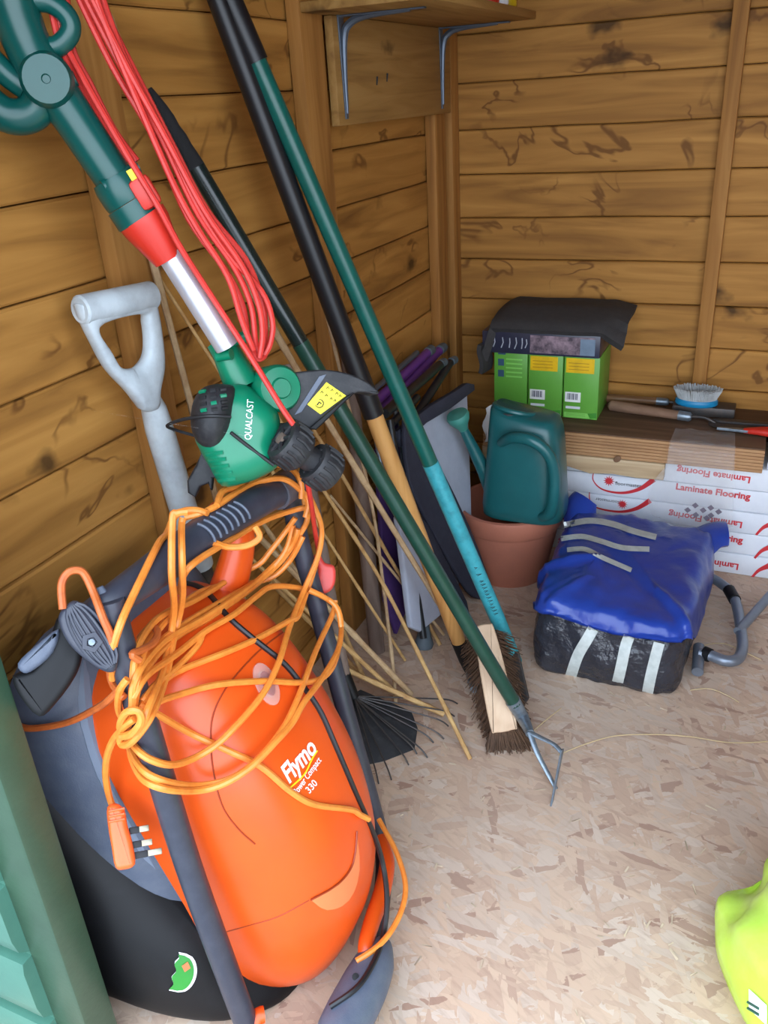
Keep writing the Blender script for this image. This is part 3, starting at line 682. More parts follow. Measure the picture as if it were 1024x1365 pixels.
lettering('e', on_plane(c + nS * .0006 - sS * .004 - dirS * .005, c + nS * .0006 + sS * .004 - dirS * .005, nS, .0004), INK, st_, bold=.05)
MB().lathe([(.027, -.03), (.028, -.022), (.028, .02), (.024, .027), (.005, .028), (.004, .025), (0, .025)], KP + nS * .004, nS, 26).build('pivot', TEAL, gt)
MB().tube(spline([SP(62, 104), SP(38, 62), SP(18, 10), SP(5, -40)], 5), [.027, .025, .026, .03], 16).build('handle_arm', TEAL, gt)
MB().tube(spline([SP(55, 125), SP(48, 146), SP(28, 156), SP(2, 150), SP(-28, 120), SP(-40, 60)], 5), [.02, .019, .019, .018], 14).build('loop_handle', TEAL, gt)
MB().tube(spline([SP(35, 118), SP(10, 100), SP(-20, 70)], 4), .013, 12).build('loop_handle', TEAL, gt)
MB().tube(spline([SP(40, 0), SP(68, 4), SP(90, 22), SP(94, 42), SP(80, 60), SP(62, 64)], 5), .011, 12).build('cord_hook', TEAL, gt)
c = SP(101, 104); MB().tube([c, SP(85, 110)], .008, 10).build('hook_tab', TEAL, gt)
# motor head
O = HP; n_ = -ray(330, 560).normalized(); qx = lambda pts: [(220 + .3125 * a, 420 + .3125 * c) for a, c in pts]
G = lambda a, c, dz=0: PP(220 + .3125 * a, 420 + .3125 * c, O, n_) + n_ * dz
hb = MB().slab(outl(qx([(200, 330), (260, 300), (345, 300), (400, 340), (470, 400), (490, 470), (470, 560), (480, 640), (400, 690), (330, 715), (245, 725), (190, 640), (150, 570), (130, 520), (130, 420)]), O, n_), n_, -.075, .055, .036, .03, 7, True)
head_bvh = hb.bvh(); head = lab(hb.build('motor_housing', QGREEN, gt), 'bright green motor housing')
MB().tube([G(232, 110, 0), G(262, 160, 0), G(330, 300, -.005)], [.018, .0185, .024], 18).build('neck', QGREEN, gt)
MB().tube([G(215, 128, .012), G(352, 95, .012)], .008, 10).build('clip', QGREEN, gt); MB().tube([G(225, 180, .014), G(285, 172, .024)], .007, 10).build('clip', QGREEN, gt)
c = G(465, 315); MB().lathe([(.03, -.035), (.031, -.02), (.031, .02), (.027, .026), (.014, .027), (.012, .031), (0, .031)], c, (n_ + RT * .35).normalized(), 26).build('pivot_joint', QGREEN, gt)
cp = MB().slab(outl(qx([(116, 440), (128, 370), (160, 320), (210, 300), (265, 300), (302, 318), (304, 400), (288, 490), (245, 560), (200, 572), (150, 545), (124, 500)]), O, n_), n_, -.06, .074, .04, .02, 8, True)
cap_bvh = cp.bvh(); cap = lab(cp.build('motor_cap', BLACKMATT, gt), 'black vented motor cap')
for i in range(4):
    for j in range(3):
        a, c = 150 + j * 42 + i * 2, 330 + i * 26 - j * 4
        q = [on_tree(*(qx([(a + k * 8, c - k * 1.5)])[0]), cap_bvh, .0005) for k in range(4)]
        q = [p for p in q if p]
        if len(q) == 4: MB().tube(q, .0026, 6).build('vent_slot', QGREEN if (i + j) % 3 == 0 else INK, cap)
for k in range(5):
    q = [on_tree(*(qx([(178 + k * 13 + s_ * 70, 595 + k * 28 - s_ * 10)])[0]), head_bvh, .0) for s_ in [i / 5 for i in range(6)]]
    q = [p for p in q if p]
    if len(q) > 2: MB().tube(q, .0028, 6).build('rib', QGREEN, head)
px_text('QUALCAST', qx([(366, 532)])[0], (3.5, -53), (-64, -4), head_bvh, WHITE, head, bold=.025, shear=.12)
MB().tube(spline([G(285, 435, .066), G(200, 432, .075), G(90, 445, .05), G(15, 472, .02), G(60, 495, .0), G(130, 515, .0)], 5), .0022, 6).build('wire_guard', INK, gt)
MB().tube(spline([G(285, 498, .064), G(350, 550, .056), G(460, 632, .05)], 5), .0024, 6).build('wire_guard', INK, gt)
gd = MB().slab(outl(qx([(512, 262), (600, 240), (700, 236), (800, 258), (872, 296), (908, 330), (890, 340), (850, 332), (800, 338), (720, 415), (640, 488), (590, 470), (530, 430), (505, 350)]), O, n_, 3), n_, -.05, .012, .003)
guard = lab(gd.build('cutting_guard', BLACKMATT, gt), 'black curved cutting guard')
MB().slab([G(770, 345, .013), G(800, 335, .013), G(640, 490, .013), G(615, 478, .013)], n_, 0, .007, .002).build('guard_lip', BLACK, guard)
MB().slab([G(550, 425, .0122), G(655, 262, .0122), (G(685, 256, .0122)), G(580, 415, .0122)], n_, 0, .0016, .0006).build('guard_rib', SLATE, guard)
yl = MB().slab([G(685, 288, .0125), G(768, 345, .0125), G(660, 424, .0125), G(604, 382, .0125)], n_, 0, .0008, .0002).build('warning_sticker', YELLOW, guard)
MB().tube([G(655, 378, .0135) + (RT * math.cos(a) + UP * math.sin(a)) * .0055 for a in [i * math.pi / 8 for i in range(16)]], .0006, 5, loop=True).build('symbol_ring', INK, yl)
MB().tube([G(645, 385, .0135), G(655, 372, .0135), G(663, 380, .0135)], .0011, 5).build('symbol_mark', INK, yl)
for (a, c) in ((690, 312), (708, 322), (728, 336), (742, 346), (665, 330), (684, 344), (704, 358), (720, 366)):
    MB().tube([G(a - 5, c + 3, .0135), G(a + 2, c - 5, .0135), G(a + 5, c + 4, .0135)], .0007, 5).build('symbol_mark', INK, yl)
MB().slab([G(160, 575), G(235, 690), G(205, 700), G(200, 752), G(182, 722), (G(150, 735)), G(128, 782), G(95, 762), G(92, 710), G(130, 640)], n_, -.05, -.01, .004).build('line_cutter', BLACKMATT, gt)
# two wheels on an axle
a1, a2 = G(520, 545, .055), G(690, 665, .03)
ax = (a2 - a1).normalized()
MB().tube([a1 + ax * .02, a2], .017, 14).build('axle', BLACKMATT, gt)
MB().slab(outl(qx([(455, 480), (500, 460), (560, 470), (620, 560), (560, 640), (480, 600)]), O, n_, 2), n_, .0, .03, .008).build('wheel_arm', BLACKMATT, gt)
for c, r in ((a1 + ax * .004, .029), (a2 - ax * .012, .028)):
    wl_ = MB().lathe([(r * .55, -.014), (r * .62, -.017), (r * .92, -.017), (r, -.012), (r, .012), (r * .92, .017), (r * .6, .017)], c, ax, 30).build('wheel', BLACKMATT, gt)
    u = ax.orthogonal().normalized(); v = ax.cross(u)
    for k in range(18):
        a = k / 18 * 2 * math.pi; e = u * math.cos(a) + v * math.sin(a)
        MB().tube([c + e * r - ax * .012, c + e * (r + .0006), c + (u * math.cos(a + .12) + v * math.sin(a + .12)) * r + ax * .012], .0022, 5).build('tread', BLACKMATT, wl_)
    MB().lathe([(r * .28, -.016), (r * .26, -.02), (0, -.021)], c, ax, 14).build('hub', DIRT, wl_)
    for k in range(6):
        a = k / 6 * 2 * math.pi; e = u * math.cos(a) + v * math.sin(a); MB().tube([c - ax * .016 + e * r * .2, c - ax * .016 + e * r * .7], .003, 6).build('spoke', BLACKMATT, wl_)

# ================================================================== RED CORD hung on the trimmer
rc = thing('trimmer_cord', 'bright red power cord looped along the grass trimmer shaft', 'cord', SP(300, 300))
def RPx(px, py, lift=.02): return PP(px, py, HP, nS) + nS * lift
r0 = .0038
strands = [
    [(100, -12), (150, 90), (205, 185), (250, 290), (300, 360), (322, 405), (330, 450), (340, 472)],
    [(108, -12), (158, 85), (214, 185), (262, 285), (310, 355), (332, 405), (338, 452), (345, 474)],
    [(116, -12), (170, 95), (222, 190), (270, 280), (318, 350), (340, 400), (346, 440), (342, 472)],
    [(124, -12), (176, 90), (230, 195), (275, 280), (326, 345), (348, 400), (352, 440), (350, 470)],
    [(132, -12), (166, 80), (215, 175), (255, 262), (300, 335), (345, 385), (360, 425), (357, 455), (348, 472)],
    [(128, 2), (150, 60), (188, 150), (232, 250), (262, 305), (300, 365), (318, 420), (334, 462)],
]
for k, s_ in enumerate(strands):
    pts = spline([RPx(a, c, .012 + .009 * (k % 3)) for a, c in s_], 5)
    MB().tube(pts, r0, 8).build('cable_loop', REDC, rc)
MB().tube(spline([RPx(334, 462, .02), RPx(340, 474, .026), RPx(350, 470, .02), RPx(350, 455, .004)], 5), r0, 8).build('cable_loop', REDC, rc)
for k in range(4):
    pts = spline([RPx(64 + k * 8, -12, -.004), RPx(80 + k * 5, 60, .0 - .004 * k), RPx(105 + k * 5, 110, -.006 - .004 * k), RPx(140 + k * 4, 172, -.004 - .004 * k), RPx(168 + k * 5, 214, -.01)], 5)
    MB().tube(pts, r0, 8).build('cable_loop', REDC, rc)
lead = [RPx(86, 58, .0), RPx(125, 130, .014), RPx(178, 222, .03), RPx(210, 275, .036), RPx(240, 330, .03), RPx(285, 400, .024), RPx(330, 470, .04), RPx(365, 528, .062), RPx(387, 563, .066), RPx(400, 610, .03), RPx(413, 660, .0)]
e1 = P(425, 740, y=1.03); lead += [lerp(lead[-1], e1, .5), e1]
MB().tube(spline(lead, 5), r0, 8).build('lead', REDC, rc)
O = e1; n_ = -ray(432, 765).normalized()
pg = MB().slab(outl([(418, 742), (426, 738), (433, 750), (446, 755), (447, 775), (440, 788), (428, 791), (420, 780), (424, 760)], O, n_), n_, -.014, .01, .006)
pg = lab(pg.build('plug', mat('red_plug', (222, 74, 66), .4), rc), 'red moulded plug hanging below the trimmer')

# ================================================================== SPADE with grey D handle
sp_ = thing('spade', 'garden spade with a pale grey plastic D handle leaning behind the mower', 'spade', (.06, 1.08, 0))
T0, T1 = P(160, 400, x=.07), P(248, 690, x=.06)
dS = (T1 - T0).normalized(); bot = T1 + dS * ((T1.z - .02) / -dS.z)
MB().tube([P(196, 520, x=.07), P(205, 545, x=.07), P(212, 570, x=.07), T1, T1 + dS * .1], [.012, .0185, .021, .0225, .022], 18).build('shaft', GREYPLASTIC, sp_)
nW = V((1, -.15, .05)).normalized(); O = P(165, 440, x=.07)
ho = outl([(103, 412), (112, 402), (185, 386), (200, 392), (207, 412), (214, 455), (216, 490), (211, 520), (208, 545), (192, 548), (184, 540), (170, 522), (142, 492), (122, 455)], O, nW, 4)
hi_ = outl([(130, 436), (186, 419), (192, 432), (194, 460), (190, 478), (176, 490), (158, 489), (146, 470)], O, nW, 7)
# D handle: one moulded ring with a web that runs down into the shaft
def rim(px): return [PP(a, c, O, nW) for a, c in px]
cw = PP(165, 455, O, nW); uW = nW.orthogonal().normalized(); vW = nW.cross(uW)
ang = lambda p: math.atan2((p - cw).dot(vW), (p - cw).dot(uW))
inn = sorted(((ang(p), p) for p in spline(hi_, 5, True)), key=lambda q: q[0])
def inner_at(th): return min(inn, key=lambda q: abs((q[0] - th + math.pi) % (2 * math.pi) - math.pi))[1]
sec = [[] for _ in range(14)]
for p in spline(ho, 2, True):
    q = inner_at(ang(p)); wd_ = (p - q).length
    for k in range(14):
        a_ = 2 * math.pi * k / 14; sec[k].append(lerp(p, q, .5 - .5 * math.copysign(abs(math.cos(a_)) ** .7, math.cos(a_))) + nW * (math.copysign(abs(math.sin(a_)) ** .7, math.sin(a_)) * min(.0135, .009 + wd_ * .12)))
db = MB(); db.rings(sec, caps=False, loop=True); db.build('handle_yoke', GREYPLASTIC, sp_, angle=60)
gr_ = MB(); a, c = rim([(106, 414), (203, 393)]); gr_.tube([a, lerp(a, c, .02), lerp(a, c, .98), c], [.0165, .0195, .0195, .0165], 18); gr_.build('grip', GREYPLASTIC, sp_)
c = P(220, 571, x=.07) + V((.0165, -.006, 0)); MB().lathe([(.004, 0), (.0035, .0022), (0, .0024)], c, (1, -.6, .2), 10).build('rivet', STEEL, sp_)
MB().lathe([(.018, 0), (.017, .12), (.012, .2), (.004, .26)], T1 + dS * .09, dS, 12).build('socket', DARKSTEEL, sp_)
bl0 = T1 + dS * .33
MB().slab([bl0 + V((0, -.07, .0)), bl0 + V((0, .07, .01)), V((bot.x, bl0.y + .09, .03)), V((bot.x, bl0.y + .03, .004)), V((bot.x, bl0.y - .06, .03))], (1, 0, 0), -.002, .002, .0008).build('blade', DARKSTEEL, sp_)

# ================================================================== LONG HANDLED TOOLS
# teal lawn tool with black grip
A, B = P(299, -18, x=.06), P(688, 882, z=.055)
t = thing('lawn_edger', 'teal painted long tool with a black top grip and slim blade', 'garden tool', P(697, 935, z=0))
dT = (B - A).normalized()
k0 = lambda px, py: A + dT * ((PP(px, py, A, FW) - A).dot(dT) if False else 0)
def along(A, B, px, py):
    """point of the straight shaft A-B seen at this pixel"""
    lo, hi = -.3, 1.2; best = min((abs(V(proj(A + (B - A) * (lo + (hi - lo) * i / 400))) .y - py) if False else abs(proj(A + (B - A) * (lo + (hi - lo) * i / 400))[1] - py), lo + (hi - lo) * i / 400) for i in range(401))[1]
    return A + (B - A) * best
a1, a2, a3 = along(A, B, 345, 85), along(A, B, 575, 620), B
lab(MB().tube([A - dT * .06, A, a1], .0188, 16).build('grip', BLACKGRIP, t), 'black sleeve grip')
MB().tube([a1 - dT * .01, a2], .0158, 16).build('shaft', TEALPAINT, t)
lab(MB().tube([a2 - dT * .005, lerp(a2, a3, .75), a3], [.0165, .017, .014], 16).build('lower_shaft', TURQ, t), 'turquoise lower shaft')
fl_ = MB(); e = P(698, 937, z=.002); fl_.slab([B + V((-.014, -.01, .03)), B + V((.014, .004, .03)), e + V((.012, .01, .01)), e + V((0, -.008, .0)), e + V((-.012, -.004, .02))], (-.3, -1, .5), -.003, .003, .001)
fl_.build('blade', DARKSTEEL, t)
shn = -ray(655, 770).normalized(); dn = (shn - dT * shn.dot(dT)).normalized(); c1, c2 = along(A, B, 0, 752), along(A, B, 0, 812)
uu = dn.cross((c2 - c1).normalized())
for i in range(15):      # worn, no longer legible script
    f = i / 14; p = lerp(c1, c2, f) + dn * .0166; h_ = .004 + .003 * abs(math.sin(i * 2.3))
    if i in (1, 3): continue
    MB().tube([p - uu * h_ * .6, p + uu * h_ + dT * .003, p + dT * .004 - uu * h_ * .4], .0008, 5).build('worn_mark', INK, t)
# wooden-shafted fork with black tube grip
A, B = P(284, -18, x=.05), P(612, 856, z=.085)
t = thing('garden_spud', 'tool with a black tube over a bare ash shaft, steel end on the floor', 'garden tool', P(632, 912, z=0))
dT = (B - A).normalized(); a1 = along(A, B, 492, 552)
lab(MB().tube([A - dT * .05, A, a1], [.0165, .0165, .021], 16).build('sleeve', BLACKGRIP, t), 'long black tubular sleeve')
lab(MB().tube([a1 - dT * .02, lerp(a1, B, .5), B], [.0175, .0175, .0165], 16).build('shaft', ASH, t), 'bare honey coloured ash shaft')
e1, e2 = P(616, 890, z=.05), P(632, 925, z=.003)
MB().tube([B - dT * .004, B + dT * .05, B + dT * .09], [.0175, .016, .012], 14).build('socket', BLACK, t)
sk = B + dT * .09
MB().tube([sk - dT * .004, lerp(sk, e2, .5), e2 + V((0, 0, .012))], [.0105, .0095, .008], 10).build('neck', STEEL, t)
MB().slab([lerp(sk, e2, .55) + V((-.012, 0, 0)), lerp(sk, e2, .55) + V((.012, .004, 0)), e2 + V((.02, .006, .002)), e2 + V((-.016, -.004, .0))], (.2, -1, .4), -.002, .002, .0008).build('blade', STEEL, t)
# dark green dutch hoe
A, B = P(199, 118, x=.045), P(686, 938, z=.105)
t = thing('dutch_hoe', 'dark green shafted hoe with a steel stirrup head on the floor', 'hoe', P(745, 1070, z=0))
dT = (B - A).normalized(); a1 = along(A, B, 250, 222)
gpos = [A, A, a1]; lab(MB().tube([lerp(gpos[0], gpos[2], i / 8) for i in range(9)], [.004, .007, .0095, .011, .0104, .0124, .0118, .013, .0136], 12).build('grip', mat('worn_foam', (30, 30, 32), .9, bump=.6, bscale=90), t), 'torn black foam grip')
am = along(A, B, 400, 460)
MB().tube([a1, am], .0135, 16).build('upper_shaft', mat('black_green_paint', (26, 38, 36), .25), t)
MB().tube([am - dT * .004, B], .0142, 16).build('shaft', DKGREEN, t)
s0, s1 = P(707, 978, z=.075), P(748, 1002, z=.06)
MB().tube([B - dT * .01, B + dT * .04, s0], [.0155, .013, .009], 14).build('socket', STEEL, t)
hd = MB(); y1, y2 = P(748, 1002, z=.055), P(746, 1078, z=.003); y3 = P(742, 1052, z=.004)
hd.tube(spline([s0 - dT * .004, P(722, 984, z=.072), P(738, 992, z=.062), y1], 4), [.006, .0055, .005, .005], 10, flat=(V((0, 0, 1)), .6))
hd.build('stirrup_arm', STEEL, t)
MB().tube(spline([s0 - dT * .004, P(716, 1003, z=.055), P(731, 1032, z=.024), y3], 4), [.006, .0055, .005, .004], 10, flat=(V((0, 0, 1)), .6)).build('stirrup_arm', STEEL, t)
MB().slab([y1 + V((0, 0, .004)), y1 + V((0, .012, -.002)), y2 + V((.0, .014, .002)), y2 + V((0, 0, 0))], (1, -.1, .2), -.0015, .0015, .0006).build('blade', STEEL, t)
# weathered stake
A, B = P(470, 540, x=.07), P(503, 868, z=.004)
t = tag(MB().tube([A + (A - B) * .25, A, lerp(A, B, .5), B], [.015, .017, .019, .019], 12).build('wooden_stake', GREYWOOD), 'thick weathered grey brown stake standing behind the bamboo', 'stake')

# ================================================================== BAMBOO CANES
def cane(top, bottom, label, r=.0045, m_=BAMBOO, mid=None):
    pts = spline([top] + (mid or []) + [bottom], 8) if mid else [lerp(top, bottom, i / 20) for i in range(21)]
    b = MB(); n = len(pts); rad = []
    sd = random.randint(2, 5)
    for i in range(n): rad.append(r * lerp(.82, 1.05, i / n) * (1.22 if i % 5 == sd % 5 and 0 < i < n - 1 else 1))
    b.tube(pts, rad, 8)
    return tag(b.build('bamboo_cane', m_), label, 'cane', 'bamboo canes leaning along the left wall')
cane(P(130, -12, x=.055), P(652, 902, z=.03), 'long brown cane lying along the dark green hoe shaft', .0062, BAMBOO2, [P(167, 75, x=.06), P(205, 152, x=.064), P(246, 232, x=.075), P(437, 562, x=.15), P(597, 822, z=.14)])
cane(P(172, 228, x=.045), P(352, 905, x=.05), 'brown cane running down between the D handle and the silver trimmer shaft', .0062, BAMBOO2)
cane(P(212, 370, x=.03), P(540, 880, z=.01), 'thin pale cane crossing behind the silver trimmer shaft', .0034)
cane(P(335, 500, x=.05), P(627, 1012, z=.004), 'slim cane reaching farthest across the floor, tip near the brush', .0045, BAMBOO, [P(430, 651, x=.13), P(507, 772, z=.27), P(572, 900, z=.11)])
cane(P(434, 415, x=.05), P(528, 966, z=.004), 'near vertical cane ending on the rake head', .0042, BAMBOO2, [P(493, 660, x=.16), P(510, 772, z=.22), P(525, 900, z=.06)])
cane(P(400, 545, x=.05), P(587, 860, z=.004), 'cane ending by the grey rubber chair foot', .0048, BAMBOO, [P(452, 627, x=.1), P(497, 705, x=.14), P(555, 804, z=.09)])
cane(P(440, 660, x=.06), P(592, 846, z=.006), 'thin cane crossing low in front of the purple strip', .0036, BAMBOO2)
cane(P(330, 700, x=.06), P(548, 925, z=.02), 'stout cane lying low against the wall, upper of the low bundle', .0062, BAMBOO2)
cane(P(335, 745, x=.06), P(532, 928, z=.006), 'middle cane of the low bundle behind the mower handle', .005)
cane(P(360, 775, x=.06), P(484, 902, z=.006), 'short cane lowest in the bundle behind the mower handle', .005)
cane(P(452, 888, z=.11), P(592, 952, z=.012), 'golden cane lying almost flat above the rake head', .0062, BAMBOO)
cane(P(355, 610, x=.05), P(486, 905, z=.03), 'cane passing behind the black trimmer wheels', .005)
cane(P(310, 640, x=.05), P(478, 880, z=.02), 'cane hidden mostly by the mower handle corner', .0048, BAMBOO2)

# ================================================================== SPRING TINE RAKE
t = thing('lawn_rake', 'black fan rake with wire tines lying on the floor beside the mower', 'rake', P(510, 990, z=0))
a0 = P(472, 930, z=.075)
MB().slab([P(466, 928, z=.07), P(480, 922, z=.065), P(548, 950, z=.03), P(558, 968, z=.026), P(555, 1000, z=.022), P(492, 1013, z=.022), P(480, 1000, z=.03)], (.35, -.3, .9), -.003, .002, .001).build('fan_plate', BLACKMATT, t)
ends = [(505, 1045), (522, 1040), (545, 1020), (556, 1005), (570, 1010), (578, 990), (592, 985), (598, 968), (606, 955), (610, 938)]
for k, (a, c) in enumerate(ends):
    e = P(a, c, z=.002); m_ = lerp(a0, e, .72); m_.z = .032
    MB().tube(spline([a0 + V((0, 0, .004)), m_, lerp(m_, e, .7) + V((0, 0, .006)), e], 4), .0016, 6).build('tine', DARKSTEEL, t)
MB().tube([a0 + V((.0, 0, 0)), a0 + V((-.025, .01, .05))], [.012, .014], 12).build('socket', BLACK, t)
MB().tube([a0 + V((-.022, .009, .045)), V((.045, 1.36, .75))], .0125, 12).build('shaft', GREYWOOD, t)

# ================================================================== BROOM HEAD
t = thing('broom_head', 'brown bristled broom head with a pale wooden stock tilted up behind the hoe', 'broom', P(665, 1000, z=0))
q0, q1 = P(647, 845, y=1.36), P(673, 975, y=1.275)
ud = (q0 - q1).normalized(); nn_ = -ray(665, 910).normalized(); nn_ = (nn_ - ud * nn_.dot(ud)).normalized(); sd_ = ud.cross(nn_)
st = spline([q1 + sd_ * s_ * w_ + ud * h_ for s_, w_, h_ in ((-1, .027, .012), (-1, .026, .12), (-1, .02, .205), (-.6, .02, .216), (.6, .02, .216), (1, .02, .205), (1, .026, .12), (1, .027, .012), (.7, .026, 0), (-.7, .026, 0))], 3, True)
MB().slab(st, nn_, -.028, 0, .004).build('stock', BRUSHW, t)
br_ = MB(); rs_ = random.Random(3)
for k in range(1500):
    h_ = rs_.uniform(-.005, .2); s_ = rs_.uniform(-1, 1) * .026
    p0 = q1 + ud * h_ + sd_ * s_ - nn_ * .026
    d = (-nn_ * 1.0 + sd_ * (s_ * 22 + rs_.uniform(-.12, .12)) + ud * ((h_ - .1) * 4 + rs_.uniform(-.15, .15) - .75)).normalized()
    p1 = p0 + d * rs_.uniform(.06, .085)
    if p1.z < .002: p1.z = .002 + rs_.random() * .004
    br_.tube([p0, p1], [.0014, .0009], 4, caps=False)
for k in range(500):
    s_ = rs_.uniform(-1, 1) * .028; p0 = q1 + sd_ * s_ - nn_ * rs_.uniform(.004, .03) + ud * .004
    p1 = p0 - ud * rs_.uniform(.03, .055) + sd_ * (s_ * .6 + rs_.uniform(-.006, .006)) - nn_ * rs_.uniform(0, .012)
    p1.z = max(p1.z, .002); br_.tube([p0, p1], [.0014, .0009], 4, caps=False)
o = br_.build('bristles', BRISTLE, t); o['kind'] = 'stuff'

# ================================================================== FOLDED CHAIRS in the corner
def lean(px, py, top=(.09, .62), foot=.24):
    """point on a plane leaning to the left wall: x from foot at the floor to top[0] at height top[1]"""
    n_ = V((1, 0, (foot - top[0]) / top[1])).normalized(); return PP(px, py, V((foot, 1.7, 0)), n_)
nL = V((1, -.2, .24)).normalized()
cg = thing('folding_chair', 'folded camping chair with dark and pale grey fabric and black tubes', 'folding chair', (.2, 1.7, 0))
L2 = lambda a, c, o=0: lean(a, c) + nL * o
b = MB(); b.slab(spline([L2(525, 560), L2(545, 580), L2(600, 700), L2(628, 785), L2(612, 795), L2(590, 760), L2(560, 700), L2(535, 640)], 3, True), nL, .022, .034, .004); lab(b.build('fabric_panel', NAVY, cg), 'dark navy fabric side')
b = MB(); b.slab([L2(552, 562), L2(575, 545), L2(598, 522), L2(606, 600), L2(612, 660), L2(619, 742), L2(606, 787), L2(600, 760), L2(575, 670), L2(560, 610)], nL, .0, .012, .003); lab(b.build('fabric_panel', LGREY, cg), 'pale grey fabric reverse')
b = MB(); b.slab([L2(522, 690), L2(537, 668), L2(578, 815), L2(556, 842), L2(546, 836)], nL, .002, .02, .006); lab(b.build('fabric_panel', LGREY, cg), 'pale rolled fabric strip')
b = MB(); b.slab([L2(532, 660), L2(560, 700), L2(606, 800), L2(616, 846), L2(600, 846), L2(575, 800)], nL, .006, .016, .004); lab(b.build('fabric_panel', NAVY, cg), 'dark fabric strip')
b = MB(); b.slab([L2(524, 575), L2(556, 542), L2(578, 525), L2(590, 514), L2(597, 516), L2(598, 524), L2(576, 547), L2(553, 565), L2(530, 596)], nL, -.004, .014, .003); b.build('seat_fold', NAVY, cg)
for (p, q, r) in (((508, 552), (582, 487), .012), ((548, 558), (596, 484), .011), ((515, 560), (560, 850), .009), ((518, 565), (552, 530), .009)):
    MB().tube([L2(*p, .01), L2(*q, .01)], r, 12).build('frame_tube', mat('black_tube', (44, 46, 48), .4, .3), cg)
for p in ((597, 483), (583, 486)): MB().tube([L2(*p, .01), L2(p[0] + 5, p[1] - 3, .01)], .0115, 10).build('end_cap', RUBBER, cg)
c = P(565, 862, z=.0); MB().lathe([(.022, 0), (.024, .008), (.02, .02), (.013, .045), (.012, .06)], c, (.0, .2, 1), 16).build('rubber_foot', RUBBER, cg)
c = P(607, 852, z=.0); MB().lathe([(.014, 0), (.015, .01), (.012, .03)], c, (0, 0, 1), 14).build('rubber_foot', BLACK, cg)
cpu = thing('folding_chair', 'folded chair with purple tubes behind the dark grey chair', 'folding chair', (.1, 1.7, 0))
L3 = lambda a, c, o=0: lean(a, c, (.045, .66), .17) + nL * o
for (p, q, r) in (((500, 536), (569, 471), .0125), ((506, 550), (585, 468), .0125), ((498, 520), (556, 470), .007)):
    MB().tube([L3(*p), L3(*q)], r, 12).build('frame_tube', PURPLE if r > .01 else BRACKET, cpu)
for p in ((570, 470), (586, 467)): MB().tube([L3(*p), L3(p[0] + 5, p[1] - 4)], .014, 10).build('end_cap', RUBBER, cpu)
MB().slab([L3(500, 600), L3(520, 560), L3(540, 800), L3(528, 845), L3(515, 800)], nL, -.006, .006, .003).build('fabric_panel', mat('purple_fabric', (64, 34, 92), .8), cpu)
for (p, q, r) in (((490, 560), (505, 640), .006), ((520, 545), (535, 660), .006)):
    MB().tube([L3(*p, .015), L3(*q, .015)], r, 10).build('cross_tube', STEEL, cpu)

# ================================================================== FLOWER POT and WATERING CAN
pc = V((.316, 1.968, 0)); t = thing('flower_pot', 'large terracotta coloured plant pot under the green watering can', 'plant pot', pc)
MB().lathe([(.0, .012), (.09, .012), (.1, .018), (.128, .16), (.131, .212), (.1345, .214), (.142, .212), (.143, .206), (.139, .165), (.134, .158), (.131, .158), (.1, .004), (.097, 0), (0, 0)], pc, n=48, caps=False).build('pot_body', TERRA, t)
MB().lathe([(.0, .02), (.1, .03)], pc, n=24, caps=False).build('soil', DIRT, t)
cz = .2135; cc = V((.372, 1.915, cz)); t = thing('watering_can', 'dark green plastic watering can standing on the terracotta pot', 'watering can', cc)
tab = [(.0, .095, .064, 0), (.006, .104, .072, 0), (.03, .106, .074, 0), (.08, .102, .072, 0), (.14, .097, .07, 0), (.2, .092, .068, 0), (.24, .088, .064, -.002), (.262, .082, .058, -.004), (.27, .07, .046, -.006)]
b = MB(); rs = []
for z, a, c_, ox in tab:
    r = []
    for k in range(40):
        th = 2 * math.pi * k / 40; cs, sn = math.cos(th), math.sin(th)
        r.append(cc + V((ox + a * math.copysign(abs(cs) ** .55, cs), c_ * math.copysign(abs(sn) ** .55, sn), z + (.02 * max(0, .3 - cs) if z > .25 else 0))))
    rs.append(r)
b.rings(rs); can = b.build('body', CANG, t, angle=60)
# raised filler hood at the top and its opening
MB().tube([cc + V((-.03 + .05 * math.cos(a), -.005 + .042 * math.sin(a), .282 + .012 * math.cos(a + 2.4))) for a in [i * 2 * math.pi / 24 for i in range(24)]], .006, 8, loop=True).build('filler_rim', CANG, t)
MB().lathe([(.046, 0), (.044, .004), (0, .004)], cc + V((-.03, -.005, .277)), (.1, 0, 1), 24, ell=(1.05, .85)).build('opening', INK, t)
# arched handle on the right front
hp = [(-.045, -.07, .215), (-.01, -.098, .243), (.04, -.11, .246), (.078, -.105, .216), (.094, -.098, .165), (.094, -.095, .1), (.084, -.085, .05), (.06, -.072, .028)]
MB().tube(spline([cc + V(p) for p in hp], 6), [.011, .014, .0145, .014, .0135, .014, .015, .011], 14).build('handle', CANG, t)
s0, s1 = cc + V((-.085, -.005, .06)), P(618, 572, y=1.88)
MB().tube([s0, lerp(s0, s1, .3), s1], [.026, .019, .0115], 16).build('spout', CANG, t)
s2 = P(606, 545, y=1.86); dd = (s2 - s1).normalized()
lab(MB().lathe([(.011, 0), (.013, .012), (.026, .034), (.03, .046), (.027, .054), (0, .058)], s1 - dd * .006, dd, 20).build('rose', ROSE, t), 'pale green sprinkler rose')

